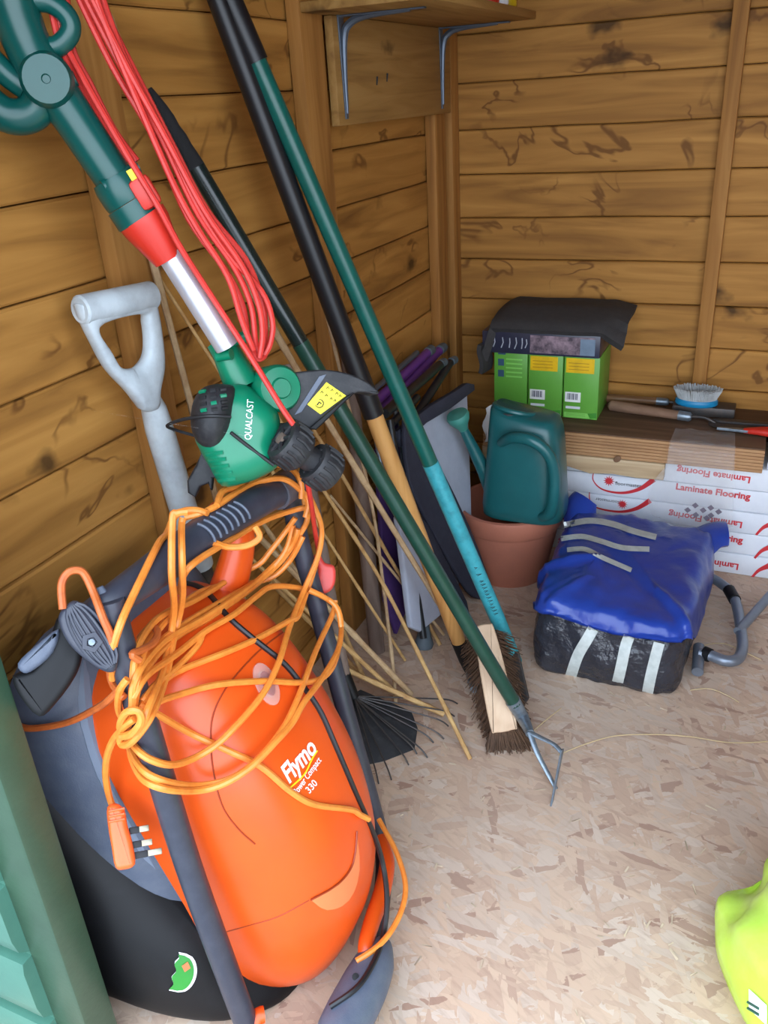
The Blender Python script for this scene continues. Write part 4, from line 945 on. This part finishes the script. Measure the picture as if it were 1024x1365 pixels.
# ================================================================== FLOORING PACKS along the back wall
YB = 2.13
def front_px(a, c, lift=0): return P(a, c, y=YB - lift)
nB = V((0, -1, 0))
def star(c, r, parent):
    b = MB(); vs = []
    for k in range(24):
        q = r * (1 if k % 2 == 0 else .5); a = 2 * math.pi * k / 24; vs.append(b.bm.verts.new(c + V((q * math.cos(a), -.0008, q * math.sin(a)))))
    b.bm.faces.new(vs); b.build('star_mark', REDINK, parent, smooth=False, fix=False)
def swoosh(pts, w0, w1, parent):
    p = spline([front_px(a, c) for a, c in pts], 8); b = MB(); n = len(p); L = []
    for i, q in enumerate(p):
        w_ = lerp(w0, w1, (i / (n - 1)) ** 2); tg = (p[min(i + 1, n - 1)] - p[max(i - 1, 0)]).normalized(); nr = tg.cross(nB).normalized()
        L.append((b.bm.verts.new(q + nr * w_ + nB * .0007), b.bm.verts.new(q - nr * w_ + nB * .0007)))
    for a, c in zip(L, L[1:]): b.bm.faces.new((a[0], c[0], c[1], a[1]))
    b.build('red_swoosh', REDINK, parent, smooth=False, fix=False)
BH = .062; rows = ['bottom', 'second from bottom', 'middle', 'fourth from bottom', 'topmost full length']
packs = []
for k in range(5):
    c = V((.85 + .008 * math.sin(k * 2.3), YB + .1 + .002 * (k % 2), BH * (k + .5)))
    lb = ('white red printed laminate flooring pack, ' + ('lowest of the stack on the floor' if k == 0 else ['', 'second up in the stack', 'third up in the stack', 'fourth up in the stack', 'fifth up, directly under the timber boards'][k]))
    t = thing('flooring_pack', lb, 'box', (.85, YB + .1, BH * k), 'laminate flooring packs by the back wall')
    MB().box(c, (1.3, .2, BH - .002), bev=.0025).build('carton', CARTON, t, angle=30); packs.append(t)
t6 = thing('flooring_pack', 'short white flooring pack end on top at the right edge', 'box', (1.2, YB + .05, BH * 5), 'laminate flooring packs by the back wall')
MB().box((1.235, YB + .045, BH * 5.5), (.61, .09, BH - .002), bev=.0025).build('carton', CARTON, t6, angle=30)
# print: (row, text baseline pixels) upside-down where the pack lies upside-down
def words(k, s, p, q, parent=None, **kw): lettering(s, on_plane(front_px(*p), front_px(*q), nB, .0008, kw.pop('tall', 1)), kw.pop('m', REDINK), parent or packs[k], **kw)
words(5, 'Laminate Flooring', (903, 593), (1001, 604), t6, bold=.03)
words(4, 'Laminate Flooring', (1001, 636), (903, 622), bold=.03)
words(3, 'Laminate Flooring', (901, 652), (1000, 666), bold=.03)
words(2, 'Laminate Flooring', (990, 696), (892, 681), bold=.03)
words(1, 'Laminate Flooring', (892, 709), (990, 724), bold=.03)
words(0, 'Laminate Flooring', (985, 752), (888, 736), bold=.03)
star(front_px(812, 641), .016, packs[3]); words(3, 'floormaster', (820, 646), (855, 650), m=INK)
swoosh([(792, 628), (791, 640), (803, 652), (828, 657), (852, 652), (872, 639)], .0012, .0075, packs[3])
star(front_px(830, 672), .015, packs[2]); words(2, 'floormaster', (827, 668), (794, 663), m=INK)
swoosh([(786, 656), (787, 668), (797, 677), (825, 682), (848, 678), (867, 667)], .0012, .0075, packs[2])
swoosh([(789, 606), (793, 616), (806, 624), (830, 626), (852, 622), (866, 612)], .0012, .006, packs[4])
for a, c, k in ((1012, 713, 1), (1010, 744, 1), (1006, 770, 0)): swoosh([(a - 4, c), (a + 6, c - 10), (a + 20, c - 16)], .003, .009, packs[k])
for a, c, s_, k in ((748, 662, 'g', 3), (747, 692, 'ng', 2), (744, 722, 'g', 1)): words(k, s_, (a, c), (a + 6 * len(s_), c + 1), bold=.03)
# timbers on top
tz = BH * 5
t = thing('timber_board', 'brown grooved timber board on top of the flooring packs', 'board', (.56, 2.24, tz))
MB().box((.56, 2.255, tz + .032), (.72, .29, .06), bev=.003).build('board', DARKBOARD, t)
for k in range(7):
    lab_ = MB().box((.56, 2.109 - .0012 * (6 - k), tz + .006 + k * .0082), (.72, .008, .0079), bev=.0016).build('groove_ridge', RAWW, t)
t = thing('timber_batten', 'pale knotty batten with a broken edge along the front of the packs', 'batten', (.5, 2.1, .26))
prof = [(.2, .268), (.38, .272), (.44, .276), (.5, .262), (.56, .268), (.62, .264), (.69, .266), (.69, .311), (.2, .311)]
MB().slab([V((a, 2.105, c)) for a, c in prof], (0, -1, 0), -.016, .012, .003).build('batten', BATTEN, t)
q = P(823, 612, y=2.092); MB().lathe([(.0095, 0), (.0085, .002), (.004, .003), (0, .002)], q, (0, -1, 0), 16, ell=(1.2, .9)).build('knot', mat('knot_wood', (120, 86, 58), .6), t)
tag(MB().box((1.2, 2.315, tz + .03), (.54, .17, .058), bev=.003).build('timber_board', DARKBOARD), 'dark dusty board under the hand tools at the right', 'board')
# torn white scrap at the left end of the board
tag(MB().grid(lambda u, v: V((.206 + .03 * u + .006 * math.sin(9 * v), 2.10 - .008 * math.sin(5 * u + 3 * v), tz + .01 + .1 * v + .02 * u)), 6, 8, .002).build('paper_scrap', WHITE), 'torn white wrapper scrap sticking up behind the watering can', 'wrapper')

# ================================================================== GREEN CARTONS, dark flat box, folded cloth
TZ = tz + .063; GY = 2.205
lbs = ['green carton with small blue squares, leftmost of the three', 'green carton with yellow panel, middle of the three', 'green carton with yellow panel, rightmost of the three']
GX0 = P(658, 540, y=GY).x; GX1 = P(797, 556, y=GY).x; gw = (GX1 - GX0) / 3; GH = P(750, 474, y=GY).z - TZ
def rect(x0, z0, x1, z1, y, m_, parent, name, lift=.0007):
    MB().box(((x0 + x1) / 2, y - lift / 2, (z0 + z1) / 2), (abs(x1 - x0), lift, abs(z1 - z0))).build(name, m_, parent, smooth=False)
for k in range(3):
    x0 = GX0 + gw * k; t = thing('green_carton', lbs[k], 'box', (x0 + gw / 2, GY + .08, TZ), 'green cartons on the timber board')
    cb = MB().box((x0 + gw / 2, GY + .08, TZ + GH / 2), (gw - .004, .16, GH - .001), bev=.0015).build('carton', GBOX, t)
    X = lambda f: x0 + .002 + (gw - .004) * f
    Zz = lambda f: TZ + GH * f
    rect(X(.04), Zz(.02), X(.96), Zz(.1), GY, GBOXL, t, 'printed_band')
    rect(X(.08), Zz(.16), X(.5), Zz(.2), GY, CARTON, t, 'printed_pill')
    MB().slab([V((X(.72) , GY, Zz(.10))), V((X(.98), GY, Zz(.12))), V((X(.98), GY, Zz(.03))), V((X(.8), GY, Zz(.02)))], (0, -1, 0), 0, .0008, .0002).build('leaf_print', mat('leaf_green', (60, 140, 40), .5), t)
    for q in range(3): rect(X(.1), Zz(.045 + q * .018), X(.66), Zz(.05 + q * .018), GY, GBOX, t, 'text_line', .001)
    if k:
        rect(X(.05), Zz(.74), X(.85), Zz(.97), GY, mat('yellow_panel', (236, 190, 16), .4), t, 'yellow_panel')
        for q in range(3): rect(X(.12), Zz(.79 + q * .05), X(.7), Zz(.797 + q * .05), GY, mat('ochre_text', (170, 110, 10), .5), t, 'text_line', .0012)
        rect(X(.05), Zz(.27), X(.5), Zz(.43), GY, WHITE, t, 'barcode_label')
        for q in range(9): rect(X(.11 + .035 * q), Zz(.31), X(.11 + .035 * q + (.022 if q % 3 else .012)), Zz(.41), GY, mat('barcode_ink', (60, 60, 80), .6), t, 'barcode_bar', .0014)
    else:
        for zc in (.83, .65): rect(X(.12), Zz(zc - .05), X(.3), Zz(zc + .06), GY, mat('blue_square', (52, 84, 110), .5), t, 'blue_square')
        for q in range(5): rect(X(.36), Zz(.6 + q * .07), X(.85), Zz(.625 + q * .07), GY, GBOXL, t, 'text_line')
        rect(X(.12), Zz(.96), X(.35), Zz(1.0), GY, mat('blue_square', (52, 84, 110), .5), t, 'blue_square')
BZ = TZ + GH; BX0, BX1 = P(643, 455, y=GY - .01).x, P(800, 465, y=GY - .01).x; BHH = .06
t = thing('flat_carton', 'dark blue flat carton lying on the green cartons', 'box', ((BX0 + BX1) / 2, GY + .08, BZ))
MB().box(((BX0 + BX1) / 2, GY + .075, BZ + BHH / 2), (BX1 - BX0, .17, BHH), bev=.002).build('carton', DKBOX, t)
FY = GY - .01
bl = BX1 - BX0
rect(BX0 + bl * .42, BZ + .006, BX0 + bl * .96, BZ + BHH - .006, FY, PHOTO, t, 'picture_panel')
rect(BX0 + bl * .84, BZ + .006, BX0 + bl * .96, BZ + BHH - .01, FY, mat('pale_blue_print', (120, 140, 160), .4), t, 'picture_panel', .001)
for k, (f, w_, h_) in enumerate(((.07, .012, .8), (.12, .03, .55), (.2, .035, .6), (.27, .012, .55), (.33, .035, .65), (.39, .012, .6), (.43, .03, .5))):
    x = BX0 + bl * (f * .9); cz_ = BZ + BHH / 2
    MB().tube([V((x - w_ * bl * .3, FY - .0008, cz_ - h_ * BHH * .4)), V((x + w_ * bl * .2, FY - .0008, cz_)), V((x, FY - .0008, cz_ + h_ * BHH * .4))], .0016, 5).build('printed_letter', mat('silver_print', (176, 180, 190), .4), t)
# folded cloth
ct = BZ + BHH
def cloth(u, v):
    x = lerp(BX0 - .016, BX1 + .062, u); y = lerp(GY - .022, 2.385, v)
    z = ct + .002 + .030 * math.sin(math.pi * .5 * min(1, v * 1.4)) * min(1, u * 6) + .004 * noise.noise(V((u * 4, v * 3, 1)))
    if u < .1: z -= (.1 - u) * .9 * (1 - .2 * v); x += (.1 - u) * .13
    if u > .86: z -= (u - .86) * .10 + (.02 if v < .2 else 0) * (u - .86) * 7
    if v < .1: z -= (.1 - v) * .12
    return V((x, y, z + .022))
b = MB(); b.grid(cloth, 40, 16, .022); cl = tag(b.build('folded_cloth', CLOTH), 'charcoal folded cloth draped over the dark flat carton', 'cloth')
MB().grid(lambda u, v: V((BX0 - .006 + .004 * math.sin(6 * v) + .01 * u, lerp(GY - .03, GY + .03, u), lerp(ct - .115, ct - .035, v))), 8, 10, .012).build('hanging_fold', CLOTH, cl)

# ================================================================== HAND TOOLS on the boards
def handtool(name, label, cat, a, c, m_, r0, r1, blade):
    t = thing(name, label, cat, a); d = (c - a).normalized(); L = (c - a).length
    MB().lathe([(r0 * .6, 0), (r0, .006), (r0 * 1.05, L * .3), (r0 * .9, L * .7), (r1, L)], a, d, 16).build('handle', m_, t)
    MB().lathe([(r1 * 1.04, 0), (r1 * 1.0, .028), (r1 * .7, .034)], c - d * .006, d, 14).build('ferrule', STEEL, t)
    blade(c + d * .03, d, t)
def trowel(p, d, t):
    s_ = d.cross(V((0, 0, 1))).normalized()
    MB().tube(spline([p - d * .01, p + d * .03 + V((0, 0, .004)), p + d * .06 - V((0, 0, .006))], 4), .004, 8).build('neck', DARKSTEEL, t)
    MB().slab(spline([p + d * .05 - s_ * .02, p + d * .1 - s_ * .032, p + d * .16 - s_ * .026, p + d * .2, p + d * .16 + s_ * .026, p + d * .1 + s_ * .032, p + d * .05 + s_ * .02], 3, True), (0, 0, 1), -.008, -.005, .001).build('blade', DARKSTEEL, t)
def fork3(p, d, t):
    s_ = d.cross(V((0, 0, 1))).normalized()
    MB().tube([p - d * .01, p + d * .06], .0042, 8).build('neck', DARKSTEEL, t)
    for k in (-1, 0, 1):
        MB().tube(spline([p + d * .055, p + d * .075 + s_ * .02 * k, p + d * .16 + s_ * .024 * k - V((0, 0, .004))], 4), [.0045, .004, .002], 8).build('prong', DARKSTEEL, t)
HW = wood('old_handle', (150, 118, 96), (132, 102, 82), (96, 72, 58), stains=False, knots=False)
handtool('hand_trowel', 'hand trowel with a worn pinkish brown wooden handle, nearer of two', 'trowel', P(812, 540, z=TZ + .016), P(908, 554, z=TZ + .016), HW, .0145, .0125, trowel)
handtool('hand_fork', 'hand fork with a shiny brown handle lying behind the trowel', 'hand fork', P(803, 530, z=TZ + .015), P(878, 535, z=TZ + .015), wood('varnished_handle', (146, 112, 80), (122, 88, 60), (84, 60, 42), stains=False, knots=False, rough=.3), .0115, .011, fork3)
# scrubbing brush, bristles up
bc = V((P(928, 540, y=2.31).x, 2.315, TZ + .03)); t = thing('scrubbing_brush', 'blue backed scrubbing brush with white bristles turned upwards', 'brush', bc)
MB().lathe([(.05, 0), (.055, .004), (.055, .014), (.05, .018)], bc, n=32, ell=(1, .62), xdir=(1, 0, 0)).build('brush_back', BLUEP, t)
b = MB(); rb = random.Random(5)
for ring_, cnt in ((1, 80), (.93, 76), (.84, 60), (.62, 40), (.4, 24), (.18, 8)):
    for k in range(cnt):
        a = 2 * math.pi * k / cnt; e = V((math.cos(a) * .05 * ring_, math.sin(a) * .031 * ring_, 0))
        b.tube([bc + e * .95 + V((0, 0, .016)), bc + e * 1.22 + V((rb.uniform(-.002, .002), rb.uniform(-.002, .002), (.046 if ring_ > .8 else .036) + rb.uniform(-.003, .003)))], [.0022, .0016], 5)
o = b.build('bristles', WBRIST, t); o['kind'] = 'stuff'
MB().box(bc + V((.02, .012, -.014)), (.16, .06, .026), bev=.003).build('sanding_block', DARKSTEEL, t)
# dark tray / secateurs at the right edge
sc_ = thing('secateurs', 'red handled secateurs with steel blades at the right frame edge', 'secateurs', P(1000, 572, z=TZ))
c = P(992, 574, z=TZ + .012)
MB().tube(spline([c, c + V((.05, .004, .004)), c + V((.11, .022, 0)), c + V((.17, .03, 0))], 4), [.007, .01, .01, .008], 10).build('handle', REDP, sc_)
MB().tube(spline([c, c + V((.05, -.012, .004)), c + V((.11, -.024, 0)), c + V((.16, -.018, 0))], 4), [.007, .01, .01, .008], 10).build('handle', REDP, sc_)
MB().slab([c + V((.01, .008, 0)), c + V((-.06, .004, 0)), c + V((-.065, -.004, 0)), c + V((.01, -.01, 0))], (0, 0, 1), -.003, .004, .001).build('blade', STEEL, sc_)
tl = thing('hand_shears', 'long dark steel shears with red grips lying behind the secateurs', 'shears', P(1000, 552, z=TZ))
c = P(950, 560, z=TZ + .012); MB().slab([c + V((0, 0, 0)), c + V((.03, .012, 0)), c + V((.2, .006, 0)), c + V((.2, -.012, 0)), c + V((.02, -.012, 0))], (0, 0, 1), -.004, .004, .0015).build('blade', DARKSTEEL, tl)
MB().tube([c + V((.19, 0, .004)), c + V((.32, .03, .006))], [.009, .012], 10).build('handle', REDP, tl); MB().tube([c + V((.19, 0, .004)), c + V((.32, -.02, .006))], [.009, .012], 10).build('handle', REDP, tl)

# ================================================================== CLEAR POLYTHENE BAG over the front of the packs
def poly(u, v):
    # v runs from the board top over the edge and down the front
    yv = [(0, 2.2, TZ + .004), (.2, 2.105, TZ + .006), (.28, 2.086, TZ - .01), (.5, 2.082, .30), (.56, 2.068, .285), (.75, 2.085, .215), (1, 2.10, .13)]
    y, z = table(yv, v)
    x = lerp(lerp(.70, .69, v) - .035 * math.sin(math.pi * min(1, max(0, (v - .45) / .55))), lerp(.845, .872, v), u)
    w_ = .008 * noise.noise(V((u * 5, v * 7, 2))) + .004 * noise.noise(V((u * 14, v * 16, 5)))
    bottom = .03 * (2 * u - 1) ** 2 if v > .9 else 0
    return V((x, y - .006 - abs(w_), z + bottom * (v - .9) * 10 + .004 * noise.noise(V((u * 6, v * 6, 9)))))
pb_ = tag(MB().grid(poly, 30, 44).build('polythene_bag', POLY, angle=70, fix=False), 'clear crumpled polythene bag hanging over the flooring packs', 'plastic bag')
mk = MB()
for i, (a, c) in enumerate(((.0, .5), (.25, .2), (.25, .8), (.5, .5), (.75, .25), (.75, .75), (1, .45), (.6, .95))):
    p = poly(.48 + a * .36, .72 + c * .14) + V((0, -.003, 0)); s_ = .0085
    q = [mk.bm.verts.new(p + V(e)) for e in ((-s_, 0, 0), (0, 0, -s_), (s_, 0, 0), (0, 0, s_))]; mk.bm.faces.new(q)
mk.build('printed_mark', mat('grey_bag_print', (110, 100, 112), .6), pb_, smooth=False, fix=False)

# ================================================================== BLUE AND BLACK WRAPPED PACKAGE
t = thing('wrapped_package', 'low bundle wrapped in blue and black plastic with silver tape', 'package', (.65, 1.8, 0))
K00, K10, K11, K01 = V((.488, 1.545, 0)), V((.806, 1.535, 0)), V((.835, 2.01, 0)), V((.475, 2.03, 0))
def pk(u, v, h, ins=0):
    p = lerp(lerp(K00, K10, u), lerp(K01, K11, u), v); c = (K00 + K10 + K11 + K01) / 4; p = p + (c - p).normalized() * ins; p.z = h; return p
def rounded(H, grow, zmin, m_, name, nz=(.0,), amp=.004, seed=0, v0=0, crease=False):
    """puffy rounded block: side walls curving into a wrinkled top"""
    b = MB(); N_ = 36; per = [(i / N_, 0) for i in range(N_)] + [(1, i / N_) for i in range(N_)] + [(1 - i / N_, 1) for i in range(N_)] + [(0, 1 - i / N_) for i in range(N_)]
    rs = []; prof = spline([V((a_, c_, 0)) for a_, c_ in [(.012, .0), (.0, .12), (-.004, .35), (-.003, .6), (.002, .8), (.012, .93), (.03, 1.0), (.06, 1.02), (.10, 1.03), (.14, 1.035)]], 3)
    def rid(q): return (abs(noise.noise(q)) - .22)
    for pq in prof:
        ins, hh = pq.x, pq.y; r = []
        for u, v in per:
            v_ = lerp(v0, 1, v); hz = H(u, v_) * hh
            p = pk(u, v_, max(hz, zmin(u, v_)), ins - grow)
            cu = max(0, abs(u - .5) - .40) * max(0, abs(v - .5) - .40) * 100
            p = p.lerp(V((pk(.5, .55, p.z).x, pk(.5, .55, p.z).y, p.z)), .06 * cu)
            g = p + V((0, 0, .3 * p.x))
            w_ = amp * (rid(g * 9 + V((seed, 0, 0))) * 1.5 + rid(V((g.x * 26, g.y * 16, g.z * 30)) + V((seed, 3, 0))) + .4 * rid(g * 55))
            if crease: w_ += .013 * math.exp(-((v_ - (.30 - .2 * u)) / .045) ** 2) * (hh > .7) + .006 * math.exp(-((u - .12 - .3 * v_) / .05) ** 2) * (hh > .9)
            c = V((.65, 1.78, p.z)); p = p + (p - c).normalized() * w_ + V((0, 0, w_ * (1 if hh > .8 else 0)))
            if p.z < .001: p.z = .001
            r.append(p)
        rs.append(r)
    b.rings(rs); return b
Hh = lambda u, v: .202 - .022 * u * (1 - v) - .012 * v
b = rounded(lambda u, v: Hh(u, v) - .022, 0, lambda u, v: .001, None, '', amp=.010, seed=3); pkb = b.bvh()
body = lab(b.build('black_wrap', BLACKBAG, t, angle=75), 'shiny crumpled black plastic end')
def zcut(u, v): return (.165 - .012 * u + .006 * math.sin(u * 9)) * (1 - min(1, max(0, (v - .08) / .3)) * .62)
bt = rounded(lambda u, v: Hh(u, v) + .0, .010, zcut, None, '', amp=.006, seed=8, crease=True); blb = bt.bvh()
blue = lab(bt.build('blue_wrap', BLUE, t, angle=75), 'shiny crumpled blue plastic sheet')
def ear(pts, r): 
    return MB().tube(spline(pts, 5), r, 12, flat=(V((0, -.3, 1)), .5)).build('twisted_corner', BLUE, blue)
ear([(.515, 1.97, .15), (.498, 2.0, .18), (.495, 2.03, .205), (.50, 2.04, .215)], [.05, .042, .04, .034])
ear([(.79, 1.97, .15), (.82, 2.01, .162), (.845, 2.03, .165), (.86, 2.035, .165)], [.05, .042, .042, .04])
def strip(pts, wdt, tree, name='tape'):
    p = [V((a, c, 0)) for a, c in pts]; p = spline(p, 6); b = MB(); L = []
    for i, q in enumerate(p):
        tg = (p[min(i + 1, len(p) - 1)] - p[max(i - 1, 0)]).normalized(); nr = V((-tg.y, tg.x, 0)) * wdt; row = []
        for s_ in (-1, -.33, .33, 1):
            h_ = None
            for tr in (tree if isinstance(tree, list) else [tree]):
                z_ = hit(q.x + nr.x * s_, q.y + nr.y * s_, [tr])
                if z_ and (h_ is None or z_[2] < h_): h_ = z_[2]
            row.append(P(q.x + nr.x * s_, q.y + nr.y * s_, s=(h_ - .0045) if h_ else 2.0))
        L.append([b.bm.verts.new(x) for x in row])
    for a, c in zip(L, L[1:]):
        for k in range(3): b.bm.faces.new((a[k], c[k], c[k + 1], a[k + 1]))
    b.build(name, TAPE, t, fix=False)
strip([(791, 838), (783, 852), (770, 875), (759, 908)], 7.5, [pkb, blb]); strip([(839, 848), (834, 862), (828, 890), (820, 924)], 7.5, [pkb, blb]); strip([(879, 857), (875, 872), (868, 900), (862, 930)], 7.5, [pkb, blb])
strip([(752, 700), (785, 694), (815, 698), (845, 708), (875, 716)], 4, [blb]); strip([(748, 718), (775, 715), (800, 721), (830, 730), (866, 732)], 3.5, [blb]); strip([(756, 733), (780, 732), (805, 744), (842, 760)], 3.2, [blb])

# ================================================================== GREY TUBE FRAME
t = thing('tube_frame', 'grey bent tube frame on the floor right of the blue package', 'frame', (.9, 1.8, 0))
F = lambda a, c, z=.035: P(a, c, z=z)
MB().tube(spline([F(945, 769), F(957, 775), F(975, 790), F(983, 810), F(988, 840), F(990, 862), F(984, 878), F(968, 881), F(948, 874), F(932, 870)], 6), .0125, 14).build('bent_tube', TUBEG, t)
MB().tube([F(984, 842, .04), F(1030, 790, .05), F(1048, 772, .055)], .011, 12).build('cross_tube', TUBEG, t)
MB().tube([F(932, 862, .03), F(930, 896, .02)], .013, 12).build('short_tube', TUBEG, t)
lab(MB().tube([F(972, 786, .036), F(980, 800, .036)], .015, 12).build('joint_cap', BLACK, t), 'black plastic joint')
lab(MB().tube([F(938, 870, .035), F(947, 874, .035)], .016, 12).build('joint_cap', BLACK, t), 'black plastic end joint')

# ================================================================== LIME COMPOST BAG at the right
b = MB(); Nz, Nt = 40, 72; rs = []
bcx, bcy = 1.15, .93
for i in range(Nz + 1):
    f = i / Nz; z = .37 * f; rr = table([(0, .165), (.05, .19), (.14, .195), (.3, .18), (.55, .145), (.8, .10), (.93, .07), (1, .03)], f)[0]
    r = []
    for k in range(Nt):
        a = 2 * math.pi * k / Nt; cs, sn = math.cos(a), math.sin(a)
        A_ = V((rr * math.copysign(abs(cs) ** .7, cs), rr * 1.15 * math.copysign(abs(sn) ** .7, sn))); q = V((bcx + A_.x * .8 - A_.y * .6, bcy + A_.x * .6 + A_.y * .8, z))
        w_ = .026 * noise.noise(q * 7) + .010 * noise.noise(q * 18); w_ *= min(1, f * 5)
        w_ += .05 * (.12 - min(.3, abs(noise.noise(q * 8 + V((4, 0, 0)))))) * min(1, f * 5); r.append(q + (q - V((bcx, bcy, z))).normalized() * w_ + V((0, 0, .6 * w_ if f > .2 else 0)))
    rs.append(r)
b.rings(rs); cbv = b.bvh(); cb = thing('compost_bag', 'lime yellow green plastic sack slumped at the lower right edge', 'sack', (bcx, bcy, 0))
sack = b.build('sack', LIME, cb, angle=80)
def decal_patch(x0, y0, x1, y1, m_, name, tree, parent, n=6, lift=.002):
    def fn(u, v):
        q = on_tree(lerp(x0, x1, u), lerp(y0, y1, v) + 22 * u, tree, lift); return q if q else P(lerp(x0, x1, u), lerp(y0, y1, v), s=1.15)
    MB().grid(fn, n, n).build(name, m_, parent, fix=False)
decal_patch(1000, 1318, 1024, 1345, WHITE, 'printed_panel', cbv, sack)
for k in range(2):
    q = [on_tree(999 + j * 5, 1336 + k * 8 + j * 3, cbv, .003) for j in range(4)]; q = [p for p in q if p]
    if len(q) > 2: MB().tube(q, .0018, 5).build('printed_mark', mat('sack_ink', (40, 90, 70), .5), sack)

# ================================================================== STRAWS AND CHIPS on the floor
def straw(pts, label, r=.0011): tag(MB().tube(spline([P(a, c, z=.003 + .006 * math.sin(math.pi * i / (len(pts) - 1))) for i, (a, c) in enumerate(pts)], 6), r, 5).build('straw', STRAW), label, 'straw', 'straws on the floor')
straw([(745, 1006), (780, 992), (820, 981), (870, 979), (920, 982), (975, 990), (1030, 988)], 'long curved straw running from the hoe head to the right')
straw([(918, 870), (940, 860), (965, 858), (990, 868), (1015, 880)], 'bent straw beside the grey tube frame')
straw([(920, 920), (945, 918), (968, 926), (985, 936)], 'short straw in front of the grey tube frame')
straw([(710, 975), (730, 958), (748, 944)], 'tiny straw between the broom head and the wrapped package')
b = MB(); rr_ = random.Random(11)
for k in range(260):
    x, y = rr_.uniform(.3, 1.3), rr_.uniform(.75, 2.1); a = rr_.uniform(0, 6.3); L = rr_.uniform(.003, .011); w_ = rr_.uniform(.0008, .002)
    d = V((math.cos(a), math.sin(a), 0)); s_ = V((-d.y, d.x, 0)); c = V((x, y, .0012))
    vs = [b.bm.verts.new(c + d * L * i + s_ * w_ * j + V((0, 0, rr_.uniform(0, .002)))) for i, j in ((-1, -1), (1, -1), (1, 1), (-1, 1))]; b.bm.faces.new(vs)
o = tag(b.build('wood_chips', CHIP, fix=False, smooth=False), 'scattered pale splinters and crumbs over the strand board floor', 'debris'); o['kind'] = 'stuff'
